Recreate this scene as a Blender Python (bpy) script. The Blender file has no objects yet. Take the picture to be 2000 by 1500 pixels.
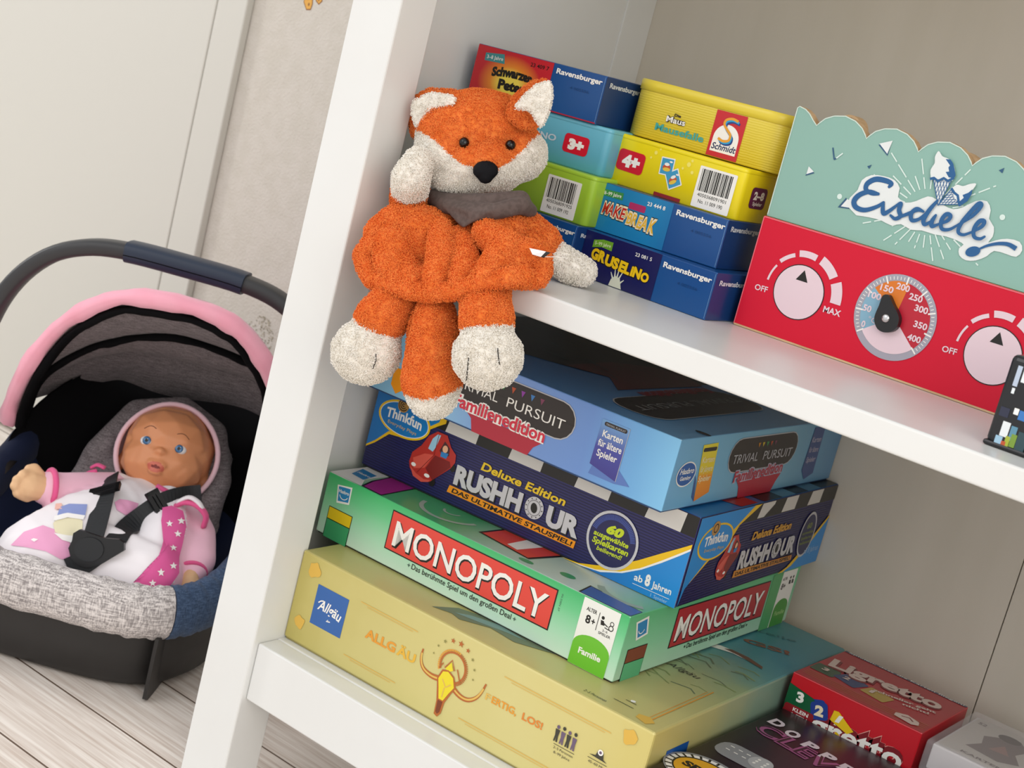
import bpy, bmesh, math, random
import numpy as np
from mathutils import Vector, Matrix
from mathutils.bvhtree import BVHTree

scene = bpy.context.scene
col = scene.collection
random.seed(7)
rng = np.random.default_rng(7)
PI = math.pi

# ------------------------------------------------------------------ camera
cam_data = bpy.data.cameras.new('camera')
cam = bpy.data.objects.new('camera', cam_data)
col.objects.link(cam)
cam_data.sensor_fit = 'HORIZONTAL'
cam_data.sensor_width = 36.0
cam_data.lens = 3029.34 * 36.0 / 2000.0
cam_data.clip_start = 0.05
cam_data.clip_end = 30
RIGHT = (0.775427, 0.581989, 0.244951)
UP = (-0.318436, 0.025442, 0.947603)
BACK = (0.545263, -0.812798, 0.205055)
cam.matrix_world = Matrix(((RIGHT[0], UP[0], BACK[0], 0.677393),
                           (RIGHT[1], UP[1], BACK[1], -0.775999),
                           (RIGHT[2], UP[2], BACK[2], 0.441097),
                           (0, 0, 0, 1)))
scene.camera = cam
cam_data.dof.use_dof = True
cam_data.dof.focus_distance = 1.0
cam_data.dof.aperture_fstop = 20

# ------------------------------------------------------------------ light
world = bpy.data.worlds.new('room_light')
scene.world = world
world.use_nodes = True
bg = world.node_tree.nodes['Background']
bg.inputs['Color'].default_value = (0.985, 0.99, 1.0, 1)
bg.inputs['Strength'].default_value = 1.14

def area(name, loc, target, sx, sy, power, color):
    d = bpy.data.lights.new(name, 'AREA')
    d.shape = 'RECTANGLE'; d.size = sx; d.size_y = sy
    d.energy = power; d.color = color
    o = bpy.data.objects.new(name, d); col.objects.link(o)
    o.location = loc
    o.rotation_euler = (Vector(target) - Vector(loc)).to_track_quat('-Z', 'Y').to_euler()
    return o
area('window_daylight', (-2.75, -0.85, 1.35), (0, 0, 0.2), 0.32, 1.2, 23, (1.0, 0.99, 0.97))
area('front_window_daylight', (-0.6, -2.6, 1.9), (0.1, 0, 0.2), 1.6, 1.4, 17, (1.0, 0.995, 0.98))

area('warm_right_fill', (2.3, -1.5, 1.1), (0.0, 0.1, 0.25), 1.8, 1.6, 30, (1.0, 0.90, 0.79))  # added fill from the right, standing in for warm bounce

scene.view_settings.view_transform = 'Standard'
scene.view_settings.look = 'None'
scene.view_settings.gamma = 1
scene.view_settings.exposure = -0.33
scene.view_settings.use_curve_mapping = False

# ------------------------------------------------------------------ materials
def lin(c):
    if isinstance(c, str):
        c = tuple(int(c[i:i+2], 16)/255 for i in (0, 2, 4))
    return tuple((x/12.92 if x <= 0.04045 else ((x+0.055)/1.055)**2.4) for x in c)

MATS = {}
def mat(name, c, rough=0.5, metal=0.0, spec=0.5, coat=0.0, sheen=0.0, trans=0.0):
    if name in MATS: return MATS[name]
    m = bpy.data.materials.new(name); m.use_nodes = True
    b = m.node_tree.nodes['Principled BSDF']
    b.inputs['Base Color'].default_value = (*lin(c), 1)
    b.inputs['Roughness'].default_value = rough
    b.inputs['Metallic'].default_value = metal
    b.inputs['Specular IOR Level'].default_value = spec
    b.inputs['Coat Weight'].default_value = coat
    b.inputs['Coat Roughness'].default_value = 0.15
    b.inputs['Sheen Weight'].default_value = sheen
    b.inputs['Transmission Weight'].default_value = trans
    MATS[name] = m
    return m

def nodes(m):
    return m.node_tree.nodes, m.node_tree.links, m.node_tree.nodes['Principled BSDF']

def add_noise(m, c2, scale=40, detail=4, lo=0.4, hi=0.65, stretch=(1, 1, 1), bump=0.0, bdist=0.001, bscale=None):
    """mix a second printed / woven tint into a material and optionally bump it"""
    n, l, b = nodes(m)
    tc = n.new('ShaderNodeTexCoord'); mp = n.new('ShaderNodeMapping')
    mp.inputs['Scale'].default_value = stretch
    l.new(tc.outputs['Object'], mp.inputs['Vector'])
    t = n.new('ShaderNodeTexNoise'); t.inputs['Scale'].default_value = scale; t.inputs['Detail'].default_value = detail
    l.new(mp.outputs['Vector'], t.inputs['Vector'])
    r = n.new('ShaderNodeValToRGB')
    r.color_ramp.elements[0].position = lo; r.color_ramp.elements[1].position = hi
    r.color_ramp.elements[0].color = b.inputs['Base Color'].default_value
    r.color_ramp.elements[1].color = (*lin(c2), 1)
    l.new(t.outputs['Fac'], r.inputs['Fac'])
    l.new(r.outputs['Color'], b.inputs['Base Color'])
    if bump:
        t2 = n.new('ShaderNodeTexNoise'); t2.inputs['Scale'].default_value = bscale or scale
        t2.inputs['Detail'].default_value = 3
        l.new(mp.outputs['Vector'], t2.inputs['Vector'])
        bp = n.new('ShaderNodeBump'); bp.inputs['Strength'].default_value = bump; bp.inputs['Distance'].default_value = bdist
        l.new(t2.outputs['Fac'], bp.inputs['Height']); l.new(bp.outputs['Normal'], b.inputs['Normal'])
    return m

def grad(name, axis, stops, rough=0.35, coat=0.0, noise=0.0):
    """printed or shaded colour run along an object axis; stops = [(metres, colour)]"""
    if name in MATS: return MATS[name]
    m = mat(name, stops[0][1], rough, coat=coat)
    n, l, b = nodes(m)
    tc = n.new('ShaderNodeTexCoord'); s = n.new('ShaderNodeSeparateXYZ')
    l.new(tc.outputs['Object'], s.inputs[0])
    mr = n.new('ShaderNodeMapRange')
    lo, hi = stops[0][0], stops[-1][0]
    mr.inputs['From Min'].default_value = lo; mr.inputs['From Max'].default_value = hi
    l.new(s.outputs[axis], mr.inputs['Value'])
    r = n.new('ShaderNodeValToRGB')
    el = r.color_ramp.elements
    el[0].position = 0; el[0].color = (*lin(stops[0][1]), 1)
    el[1].position = 1; el[1].color = (*lin(stops[-1][1]), 1)
    for p, c in stops[1:-1]:
        e = el.new((p-lo)/(hi-lo)); e.color = (*lin(c), 1)
    src = mr.outputs['Result']
    if noise:
        t = n.new('ShaderNodeTexNoise'); t.inputs['Scale'].default_value = 22; t.inputs['Detail'].default_value = 6
        l.new(tc.outputs['Object'], t.inputs['Vector'])
        ma = n.new('ShaderNodeMath'); ma.operation = 'MULTIPLY_ADD'
        l.new(t.outputs['Fac'], ma.inputs[0]); ma.inputs[1].default_value = noise
        sb = n.new('ShaderNodeMath'); sb.operation = 'SUBTRACT'; l.new(mr.outputs['Result'], sb.inputs[0]); sb.inputs[1].default_value = noise/2
        l.new(sb.outputs[0], ma.inputs[2]); src = ma.outputs[0]
    l.new(src, r.inputs['Fac']); l.new(r.outputs['Color'], b.inputs['Base Color'])
    return m

def plush(m, k=0.45):
    """light passes through the loose strands of terry cloth"""
    n, l, b = nodes(m)
    out = n['Material Output']; tr = n.new('ShaderNodeBsdfTranslucent'); mx = n.new('ShaderNodeMixShader')
    if b.inputs['Base Color'].links: l.new(b.inputs['Base Color'].links[0].from_socket, tr.inputs['Color'])
    else: tr.inputs['Color'].default_value = b.inputs['Base Color'].default_value
    mx.inputs[0].default_value = k
    l.new(b.outputs[0], mx.inputs[1]); l.new(tr.outputs[0], mx.inputs[2]); l.new(mx.outputs[0], out.inputs['Surface'])
    return m

def weave(name, c1, c2, scale=900, rough=0.95, bump=0.35, k=(0.42, 0.6)):
    """melange cloth: two crossed thread noises"""
    if name in MATS: return MATS[name]
    m = mat(name, c1, rough, spec=0.15, sheen=0.1)
    n, l, b = nodes(m)
    tc = n.new('ShaderNodeTexCoord')
    outs = []
    for st in ((1, 1, 0.12), (0.12, 0.12, 1)):
        mp = n.new('ShaderNodeMapping'); mp.inputs['Scale'].default_value = st
        l.new(tc.outputs['Object'], mp.inputs['Vector'])
        t = n.new('ShaderNodeTexNoise'); t.inputs['Scale'].default_value = scale; t.inputs['Detail'].default_value = 2
        l.new(mp.outputs['Vector'], t.inputs['Vector']); outs.append(t.outputs['Fac'])
    ad = n.new('ShaderNodeMath'); ad.operation = 'ADD'; l.new(outs[0], ad.inputs[0]); l.new(outs[1], ad.inputs[1])
    hf = n.new('ShaderNodeMath'); hf.operation = 'MULTIPLY'; hf.inputs[1].default_value = 0.5; l.new(ad.outputs[0], hf.inputs[0])
    r = n.new('ShaderNodeValToRGB')
    r.color_ramp.elements[0].position = k[0]; r.color_ramp.elements[1].position = k[1]
    r.color_ramp.elements[0].color = (*lin(c1), 1); r.color_ramp.elements[1].color = (*lin(c2), 1)
    l.new(hf.outputs[0], r.inputs['Fac']); l.new(r.outputs['Color'], b.inputs['Base Color'])
    bp = n.new('ShaderNodeBump'); bp.inputs['Strength'].default_value = bump; bp.inputs['Distance'].default_value = 0.0006
    l.new(hf.outputs[0], bp.inputs['Height']); l.new(bp.outputs['Normal'], b.inputs['Normal'])
    return m

# ------------------------------------------------------------------ mesh building
class MB:
    def __init__(s):
        s.v = []; s.f = []; s.m = []; s.mats = []; s.sm = []
    def mi(s, m):
        if m not in s.mats: s.mats.append(m)
        return s.mats.index(m)
    def add(s, vs, fs, m, smooth=False):
        o = len(s.v); k = s.mi(m)
        s.v.extend([tuple(v) for v in vs])
        for f in fs:
            s.f.append(tuple(i+o for i in f)); s.m.append(k); s.sm.append(smooth)
    def bevel_box(s, x0, y0, z0, x1, y1, z1, m, r=0.001, seg=2):
        bm = bmesh.new()
        bmesh.ops.create_cube(bm, size=1)
        for v in bm.verts:
            v.co = Vector(((x0+x1)/2+v.co.x*(x1-x0), (y0+y1)/2+v.co.y*(y1-y0), (z0+z1)/2+v.co.z*(z1-z0)))
        if r > 0:
            bmesh.ops.bevel(bm, geom=list(bm.edges), offset=r, segments=seg, profile=0.5, affect='EDGES')
        bm.verts.index_update()
        s.add([v.co[:] for v in bm.verts], [[v.index for v in f.verts] for f in bm.faces], m)
        bm.free()
    def prism(s, pts, ext, m, m_side=None):
        """closed outline pts (3-D) extruded by vector ext"""
        n = len(pts); e = Vector(ext)
        a = [Vector(p) for p in pts]; b = [p+e for p in a]
        s.add(a+b, [list(range(n))], m)
        s.add(a+b, [list(range(2*n-1, n-1, -1))], m_side or m)
        s.add(a+b, [[i, i+n, (i+1) % n+n, (i+1) % n] for i in range(n)], m_side or m)
    def tube(s, path, rad, m, seg=10, closed=False, flat=1.0, caps=True, updir=None):
        """sweep; rad float or list; flat squashes the second axis"""
        P = [Vector(p) for p in path]; n = len(P)
        rad = rad if isinstance(rad, (list, tuple)) else [rad]*n
        vs = []; up = Vector(updir) if updir else Vector((0, 0, 1))
        for i, p in enumerate(P):
            t = (P[(i+1) % n]-P[i-1]) if closed else (P[min(i+1, n-1)]-P[max(i-1, 0)])
            t.normalize()
            a = t.cross(up)
            if a.length < 1e-3: a = t.cross(Vector((1, 0, 0)))
            a.normalize(); b = a.cross(t).normalized()
            if not updir: up = b
            for k in range(seg):
                an = 2*PI*k/seg
                vs.append(p + a*math.cos(an)*rad[i] + b*math.sin(an)*rad[i]*flat)
        fs = []
        for i in range(n if closed else n-1):
            j = (i+1) % n
            for k in range(seg):
                fs.append([i*seg+k, i*seg+(k+1) % seg, j*seg+(k+1) % seg, j*seg+k])
        if caps and not closed:
            fs.append(list(range(seg-1, -1, -1))); fs.append([(n-1)*seg+k for k in range(seg)])
        s.add(vs, fs, m, True)
    def ellipsoid(s, c, r, m, M=None, nu=24, nv=14):
        c = Vector(c); vs = []; fs = []
        for j in range(nv+1):
            th = PI*j/nv
            for i in range(nu):
                ph = 2*PI*i/nu
                p = Vector((r[0]*math.sin(th)*math.cos(ph), r[1]*math.sin(th)*math.sin(ph), r[2]*math.cos(th)))
                if M is not None: p = M @ p
                vs.append(c+p)
        for j in range(nv):
            for i in range(nu):
                fs.append([j*nu+i, (j+1)*nu+i, (j+1)*nu+(i+1) % nu, j*nu+(i+1) % nu])
        s.add(vs, fs, m, True)
    def grid(s, rows, m, closed_u=False, smooth=True, flip=False):
        nr = len(rows); nc = len(rows[0])
        vs = [p for r in rows for p in r]; fs = []
        for j in range(nr-1):
            for i in range(nc if closed_u else nc-1):
                k = (i+1) % nc
                q = [j*nc+i, j*nc+k, (j+1)*nc+k, (j+1)*nc+i]
                fs.append(q[::-1] if flip else q)
        s.add(vs, fs, m, smooth)
    def build(s, name, parent=None, loc=None, rotz=0.0):
        me = bpy.data.meshes.new(name)
        me.from_pydata(s.v, [], s.f)
        for m in s.mats: me.materials.append(m)
        me.polygons.foreach_set('material_index', s.m)
        me.polygons.foreach_set('use_smooth', s.sm)
        me.update()
        o = bpy.data.objects.new(name, me); col.objects.link(o)
        if loc: o.location = loc
        o.rotation_euler = (0, 0, rotz)
        if parent: o.parent = parent
        return o

def thing(name, label, cat, loc=(0, 0, 0), rotz=0.0, group=None):
    o = bpy.data.objects.new(name, None); col.objects.link(o)
    o.location = loc; o.rotation_euler = (0, 0, rotz); o.empty_display_size = 0.02
    o['label'] = label; o['category'] = cat
    if group: o['group'] = group
    return o
def tag(o, label, cat, group=None):
    o['label'] = label; o['category'] = cat
    if group: o['group'] = group
    return o
def structure(o):
    o['kind'] = 'structure'; return o

# ------------------------------------------------------------------ lettering
_txt = {}
def glyphs(s, bold=0.0, spacing=1.0):
    key = (s, bold, spacing)
    if key in _txt: return _txt[key]
    cu = bpy.data.curves.new('lettering', 'FONT')
    cu.body = s; cu.offset = bold; cu.resolution_u = 3; cu.space_character = spacing
    ob = bpy.data.objects.new('lettering', cu)
    me = ob.to_mesh()
    vs = [v.co.copy() for v in me.vertices]; fs = [list(p.vertices) for p in me.polygons]
    ob.to_mesh_clear(); bpy.data.objects.remove(ob); bpy.data.curves.remove(cu)
    x0 = min(v.x for v in vs); x1 = max(v.x for v in vs)
    _txt[key] = (vs, fs, x0, x1)
    return _txt[key]
CAP = 0.729

class Face:
    """a flat printed side of something: origin, two unit axes, a normal; lengths in millimetres"""
    def __init__(s, mb, o, u, v, n):
        s.mb = mb; s.o = Vector(o); s.u = Vector(u); s.v = Vector(v); s.n = Vector(n)
        s.flip = s.u.cross(s.v).dot(s.n) < 0
    def P(s, a, b, layer): return s.o + s.u*a*0.001 + s.v*b*0.001 + s.n*(0.00012+0.00009*layer)
    def poly(s, pts, m, layer=1):
        s.c = getattr(s, 'c', 0)+0.01
        p = [s.P(a, b, layer+s.c) for a, b in pts]
        area = sum(pts[i-1][0]*pts[i][1]-pts[i][0]*pts[i-1][1] for i in range(len(pts)))
        idx = list(range(len(p)))
        if (area < 0) != s.flip: idx = idx[::-1]
        s.mb.add(p, [idx], m)
    def rect(s, a0, b0, a1, b1, m, layer=1): s.poly([(a0, b0), (a1, b0), (a1, b1), (a0, b1)], m, layer)
    def rrect(s, a0, b0, a1, b1, r, m, layer=1, shear=0.0, rot=0.0):
        pts = []
        for cx, cy, st in ((a1-r, b1-r, 0), (a0+r, b1-r, 90), (a0+r, b0+r, 180), (a1-r, b0+r, 270)):
            for k in range(5):
                an = math.radians(st+k*22.5); pts.append((cx+r*math.cos(an), cy+r*math.sin(an)))
        ca, cb = (a0+a1)/2, (b0+b1)/2; c, d = math.cos(rot), math.sin(rot)
        pts = [(ca+(a-ca+shear*(b-cb))*c-(b-cb)*d, cb+(a-ca+shear*(b-cb))*d+(b-cb)*c) for a, b in pts]
        s.poly(pts, m, layer)
    def ell(s, a, b, ra, rb, m, layer=1, rot=0.0, n=40):
        c, d = math.cos(rot), math.sin(rot)
        s.poly([(a+ra*math.cos(t)*c-rb*math.sin(t)*d, b+ra*math.cos(t)*d+rb*math.sin(t)*c) for t in [2*PI*k/n for k in range(n)]], m, layer)
    def ring(s, a, b, r0, r1, m, layer=1, t0=0, t1=360, n=40, ky=1.0):
        ts = [math.radians(t0+(t1-t0)*k/n) for k in range(n+1)]
        for i in range(n):
            s.poly([(a+r0*math.cos(ts[i]), b+ky*r0*math.sin(ts[i])), (a+r1*math.cos(ts[i]), b+ky*r1*math.sin(ts[i])),
                    (a+r1*math.cos(ts[i+1]), b+ky*r1*math.sin(ts[i+1])), (a+r0*math.cos(ts[i+1]), b+ky*r0*math.sin(ts[i+1]))], m, layer)
    def line(s, pts, w, m, layer=1, taper=None):
        n = len(pts); L = []; R_ = []
        for i in range(n):
            x0, y0 = pts[max(i-1, 0)]; x1, y1 = pts[min(i+1, n-1)]
            d = math.hypot(x1-x0, y1-y0) or 1; nx, ny = -(y1-y0)/d, (x1-x0)/d
            ww = w*(taper[i] if taper else 1)/2
            L.append((pts[i][0]+nx*ww, pts[i][1]+ny*ww)); R_.append((pts[i][0]-nx*ww, pts[i][1]-ny*ww))
        for i in range(n-1): s.poly([L[i], R_[i], R_[i+1], L[i+1]], m, layer)
    def star(s, a, b, r, m, layer=1, k=0.42, n=5, rot=90):
        s.poly([(a+(r if i % 2 == 0 else r*k)*math.cos(math.radians(rot+i*180/n)), b+(r if i % 2 == 0 else r*k)*math.sin(math.radians(rot+i*180/n))) for i in range(2*n)], m, layer)
    def text(s, string, p0, p1, cap, m, layer=3, bold=0.0, shear=0.0, spacing=1.0, arc=0.0, flipped=False):
        """baseline from p0 to p1 (the ink spans it exactly), capital height cap"""
        vs, fs, x0, x1 = glyphs(string, bold, spacing)
        L = math.hypot(p1[0]-p0[0], p1[1]-p0[1]); dx, dy = (p1[0]-p0[0])/L, (p1[1]-p0[1])/L
        sx = L/(x1-x0); sy = cap/CAP
        P = []; s.c = getattr(s, 'c', 0)+0.01
        for v in vs:
            a = (v.x-x0)*sx + shear*v.y*sy; b = v.y*sy
            if arc: t = a/L; b += arc*4*t*(1-t)
            P.append(s.P(p0[0]+a*dx-b*dy, p0[1]+a*dy+b*dx, layer+s.c))
        s.mb.add(P, [f[::-1] for f in fs] if s.flip else fs, m)

def faces_of(mb, w, d, h):
    return (Face(mb, (0, 0, 0), (1, 0, 0), (0, 0, 1), (0, -1, 0)),
            Face(mb, (w, 0, 0), (0, 1, 0), (0, 0, 1), (1, 0, 0)),
            Face(mb, (0, 0, h), (1, 0, 0), (0, 1, 0), (0, 0, 1)))

# ------------------------------------------------------------------ soft bodies
_ico = None
def ico():
    global _ico
    if _ico is None:
        bm = bmesh.new(); bmesh.ops.create_icosphere(bm, subdivisions=2, radius=1)
        bm.verts.index_update()
        _ico = (np.array([v.co[:] for v in bm.verts]), np.array([[v.index for v in f.verts] for f in bm.faces])); bm.free()
    return _ico

def soft(shapes, voxel=0.002, smooth=6, prisms=()):
    """shapes: ('c', [(point, radius)...]) chains or ('e', centre, (ra, rb, rc), (A, B, C) axes); returns verts, faces of one closed skin"""
    V, F = ico(); vs = []; fs = []; off = 0
    for sh in shapes:
        if sh[0] == 'c':
            pts = sh[1]; out = []
            for i in range(len(pts)-1):
                (p, r), (q, t) = pts[i], pts[i+1]
                p = np.array(p); q = np.array(q); n = max(2, int(np.linalg.norm(q-p)/(min(r, t)*0.3))+1)
                for k in range(n): out.append((p+(q-p)*k/n, r+(t-r)*k/n))
            out.append((np.array(pts[-1][0]), pts[-1][1]))
            for c, r in out:
                vs.append(V*r+c); fs.append(F+off); off += len(V)
        else:
            ax = np.array(sh[3]) if len(sh) > 3 else np.eye(3)
            vs.append((V*np.array(sh[2]))@ax+np.array(sh[1])); fs.append(F+off); off += len(V)
    vl = [tuple(v) for v in np.concatenate(vs)] if vs else []
    fl = [tuple(int(i) for i in f) for f in np.concatenate(fs)] if fs else []
    for outline, ext in prisms:
        n = len(outline); a = [Vector(p)-Vector(ext)*0.5 for p in outline]; b = [p+Vector(ext) for p in a]
        nn = Vector((0, 0, 0))
        for i in range(n): nn += a[i-1].cross(a[i])
        o = len(vl); vl += [p[:] for p in a+b]
        q = [tuple(range(n)), tuple(range(2*n-1, n-1, -1))] + [(i, i+n, (i+1) % n+n, (i+1) % n) for i in range(n)]
        if nn.dot(Vector(ext)) > 0: q = [t[::-1] for t in q]
        fl += [tuple(i+o for i in t) for t in q]
    me = bpy.data.meshes.new('skin'); me.from_pydata(vl, [], fl); me.update()
    ob = bpy.data.objects.new('skin', me); col.objects.link(ob)
    r = ob.modifiers.new('r', 'REMESH'); r.mode = 'VOXEL'; r.voxel_size = voxel
    if smooth:
        s_ = ob.modifiers.new('s', 'SMOOTH'); s_.iterations = smooth; s_.factor = 0.5
    dg = bpy.context.evaluated_depsgraph_get(); ev = ob.evaluated_get(dg)
    m2 = bpy.data.meshes.new_from_object(ev)
    nv = len(m2.vertices); co = np.empty(nv*3); m2.vertices.foreach_get('co', co); co = co.reshape(-1, 3)
    ff = [tuple(p.vertices) for p in m2.polygons]
    bpy.data.objects.remove(ob); bpy.data.meshes.remove(me); bpy.data.meshes.remove(m2)
    return co, ff

def skin_obj(name, co, ff, pick, mats, parent=None, fuzz=None):
    """pick(points array) -> material index per point; fuzz = (tufts per cm2, length, width)"""
    co = np.asarray(co); nf = len(ff)
    cen = np.array([co[list(f)].mean(0) for f in ff])
    mi = pick(cen)
    if fuzz is None:
        me = bpy.data.meshes.new(name); me.from_pydata([tuple(c) for c in co], [], ff)
        for m in mats: me.materials.append(m)
        me.polygons.foreach_set('material_index', mi.astype(np.int32)); me.polygons.foreach_set('use_smooth', [True]*nf); me.update()
    else:
        dens, length, width = fuzz
        tri = np.array([(f[0], f[i], f[i+1]) for f in ff for i in range(1, len(f)-1)])
        a, b, c = co[tri[:, 0]], co[tri[:, 1]], co[tri[:, 2]]
        cr = np.cross(b-a, c-a); ar = np.linalg.norm(cr, axis=1)/2
        N = int(ar.sum()*1e4*dens)
        k = rng.choice(len(tri), N, p=ar/ar.sum()); u = rng.random((N, 2)); fl = u.sum(1) > 1; u[fl] = 1-u[fl]
        p = a[k]+(b-a)[k]*u[:, :1]+(c-a)[k]*u[:, 1:]
        n = cr[k]/np.linalg.norm(cr[k], axis=1)[:, None]
        t = np.cross(n, rng.normal(size=(N, 3))); t /= np.linalg.norm(t, axis=1)[:, None]
        s_ = np.cross(n, t)
        L = (length*(0.6+0.7*rng.random(N)))[:, None]; w = (width*(0.8+0.4*rng.random(N)))[:, None]
        base = p-n*width*0.5
        mid = p+n*L*0.62+t*L*0.28; tip = p+n*L*0.60+t*L*0.80
        vs = []
        for cen_, ww in ((base, w), (mid, w*0.9)):
            for an in (0, 2.094, 4.189):
                # triangle section across the bent strand
                vs.append(cen_+s_*ww*math.cos(an)+(t if ww is w else n)*ww*math.sin(an))
        vs.append(tip)
        vv = np.stack(vs, 1).reshape(-1, 3)
        o = (np.arange(N)*7)[:, None]+len(co)
        quads = np.concatenate([o+np.array([[i, (i+1) % 3, 3+(i+1) % 3, 3+i]]) for i in range(3)])
        tris = np.concatenate([o+np.array([[3+i, 3+(i+1) % 3, 6]]) for i in range(3)])
        tm = pick(p)
        me = bpy.data.meshes.new(name)
        allv = np.concatenate([co, vv])
        me.vertices.add(len(allv)); me.vertices.foreach_set('co', allv.ravel())
        base_l = [i for f in ff for i in f]
        lens = np.array([len(f) for f in ff]+[4]*len(quads)+[3]*len(tris), dtype=np.int32)
        loops = np.concatenate([np.array(base_l, dtype=np.int32), quads.ravel().astype(np.int32), tris.ravel().astype(np.int32)])
        me.loops.add(len(loops)); me.loops.foreach_set('vertex_index', loops)
        me.polygons.add(len(lens)); st = np.concatenate([[0], np.cumsum(lens)[:-1]]).astype(np.int32)
        me.polygons.foreach_set('loop_start', st)
        for m in mats: me.materials.append(m)
        mat_i = np.concatenate([mi, np.tile(tm, 3), np.tile(tm, 3)]).astype(np.int32)
        me.update(calc_edges=True); me.validate()
        if len(me.polygons) == len(mat_i): me.polygons.foreach_set('material_index', mat_i)
        me.polygons.foreach_set('use_smooth', np.arange(len(me.polygons)) < nf)
        me.update()
    o = bpy.data.objects.new(name, me); col.objects.link(o)
    if parent: o.parent = parent
    return o

def bvh(co, ff): return BVHTree.FromPolygons([Vector(c) for c in co], ff)
def hit(tree, ray):
    o, d = Vector(ray[0]), Vector(ray[1])
    r = tree.ray_cast(o, d.normalized())
    return r[0], r[1]
def drape(mb, tree, rays, m, eps=0.0006, rings=7, sub=3):
    """lay a flat printed patch (star-shaped outline given as rays) over a curved skin"""
    R = []
    n = len(rays)
    for i in range(n):
        a, b = rays[i], rays[(i+1) % n]
        for k in range(sub):
            t = k/sub
            R.append((Vector(a[0]).lerp(Vector(b[0]), t), Vector(a[1]).lerp(Vector(b[1]), t)))
    co_ = sum((r[0] for r in R), Vector())/len(R); cd = sum((r[1] for r in R), Vector())/len(R)
    rows = []
    for j in range(rings+1):
        t = j/rings; row = []
        for r in R:
            h = hit(tree, (co_.lerp(r[0], t), cd.lerp(r[1], t)))
            row.append(None if h[0] is None else h[0]+h[1]*eps)
        rows.append(row)
    idx = {}; vs = []; fs = []
    for j, row in enumerate(rows):
        for i, p in enumerate(row):
            if p is not None: idx[(j, i)] = len(vs); vs.append(p)
    L = len(R)
    for j in range(rings):
        for i in range(L):
            q = [(j, i), (j+1, i), (j+1, (i+1) % L), (j, (i+1) % L)]
            if all(k in idx for k in q): fs.append([idx[k] for k in q])
    mb.add(vs, fs, m, True)
def smooth_pts(pts, n=4):
    """Catmull-Rom through 2-D or 3-D points"""
    out = []; P = [Vector(p) for p in pts]; P = [P[0]*2-P[1]]+P+[P[-1]*2-P[-2]]
    for i in range(1, len(P)-2):
        for k in range(n):
            t = k/n
            out.append(0.5*((2*P[i])+(P[i+1]-P[i-1])*t+(2*P[i-1]-5*P[i]+4*P[i+1]-P[i+2])*t*t+(3*P[i]-P[i-1]-3*P[i+1]+P[i+2])*t**3))
    out.append(P[-2]); return out

# ================================================================== ROOM
FZ = -0.13
white_paint = add_noise(mat('white_lacquer', 'E5E7E6', 0.32, spec=0.45), 'E1E2E0', 9, 5, 0.3, 0.7, bump=0.02, bdist=0.001, bscale=60)
back_paint = add_noise(mat('white_back_board', 'D9D2C5', 0.5), 'D4CDBF', 30, 4, 0.35, 0.7, stretch=(1, 1, 0.1))
door_paint = mat('door_lacquer', 'CFCDC5', 0.38)

m = mat('pale_wood_floor', 'CDB8A6', 0.42)
n, l, b = nodes(m)
tc = n.new('ShaderNodeTexCoord'); sx = n.new('ShaderNodeSeparateXYZ'); l.new(tc.outputs['Object'], sx.inputs[0])
def mth(op, a, bb=None, c=None):
    q = n.new('ShaderNodeMath'); q.operation = op
    for i, x in enumerate((a, bb, c)):
        if x is None: continue
        if isinstance(x, (int, float)): q.inputs[i].default_value = x
        else: l.new(x, q.inputs[i])
    return q.outputs[0]
row = mth('DIVIDE', mth('SUBTRACT', sx.outputs['Y'], 0.012), 0.085)
idx = mth('FLOOR', row); frac = mth('SUBTRACT', row, idx)
seam = mth('LESS_THAN', frac, 0.022)
wn = n.new('ShaderNodeTexWhiteNoise'); wn.noise_dimensions = '1D'; l.new(idx, wn.inputs['W'])
mp = n.new('ShaderNodeMapping'); mp.inputs['Scale'].default_value = (1.6, 40, 1)
l.new(tc.outputs['Object'], mp.inputs['Vector'])
sh = n.new('ShaderNodeCombineXYZ'); l.new(mth('MULTIPLY', wn.outputs['Value'], 9.0), sh.inputs[0])
av = n.new('ShaderNodeVectorMath'); av.operation = 'ADD'; l.new(mp.outputs[0], av.inputs[0]); l.new(sh.outputs[0], av.inputs[1])
tn = n.new('ShaderNodeTexNoise'); tn.inputs['Scale'].default_value = 7; tn.inputs['Detail'].default_value = 7; tn.inputs['Distortion'].default_value = 0.6
l.new(av.outputs[0], tn.inputs['Vector'])
r = n.new('ShaderNodeValToRGB'); r.color_ramp.elements[0].position = 0.32; r.color_ramp.elements[1].position = 0.66
r.color_ramp.elements[0].color = (*lin('D8C9BD'), 1); r.color_ramp.elements[1].color = (*lin('FBF3EB'), 1)
l.new(tn.outputs['Fac'], r.inputs['Fac'])
mx = n.new('ShaderNodeMix'); mx.data_type = 'RGBA'; l.new(seam, mx.inputs[0]); l.new(r.outputs['Color'], mx.inputs[6])
mx.inputs[7].default_value = (*lin('6E5B4D'), 1)
l.new(mx.outputs[2], b.inputs['Base Color'])
floor_mat = m

mb = MB(); mb.bevel_box(-3.2, -3.2, FZ-0.04, 2.6, 0.60, FZ, floor_mat, 0)
structure(mb.build('floor'))

wall_mat = add_noise(mat('woodchip_wall', 'D0CAC1', 0.85, spec=0.2), 'CCC6BC', 60, 3, 0.4, 0.6, bump=0.55, bdist=0.0016, bscale=330)
mb = MB(); mb.bevel_box(-3.2, 0.37, FZ, 2.6, 0.45, 2.3, wall_mat, 0)
structure(mb.build('wall_back'))

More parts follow.
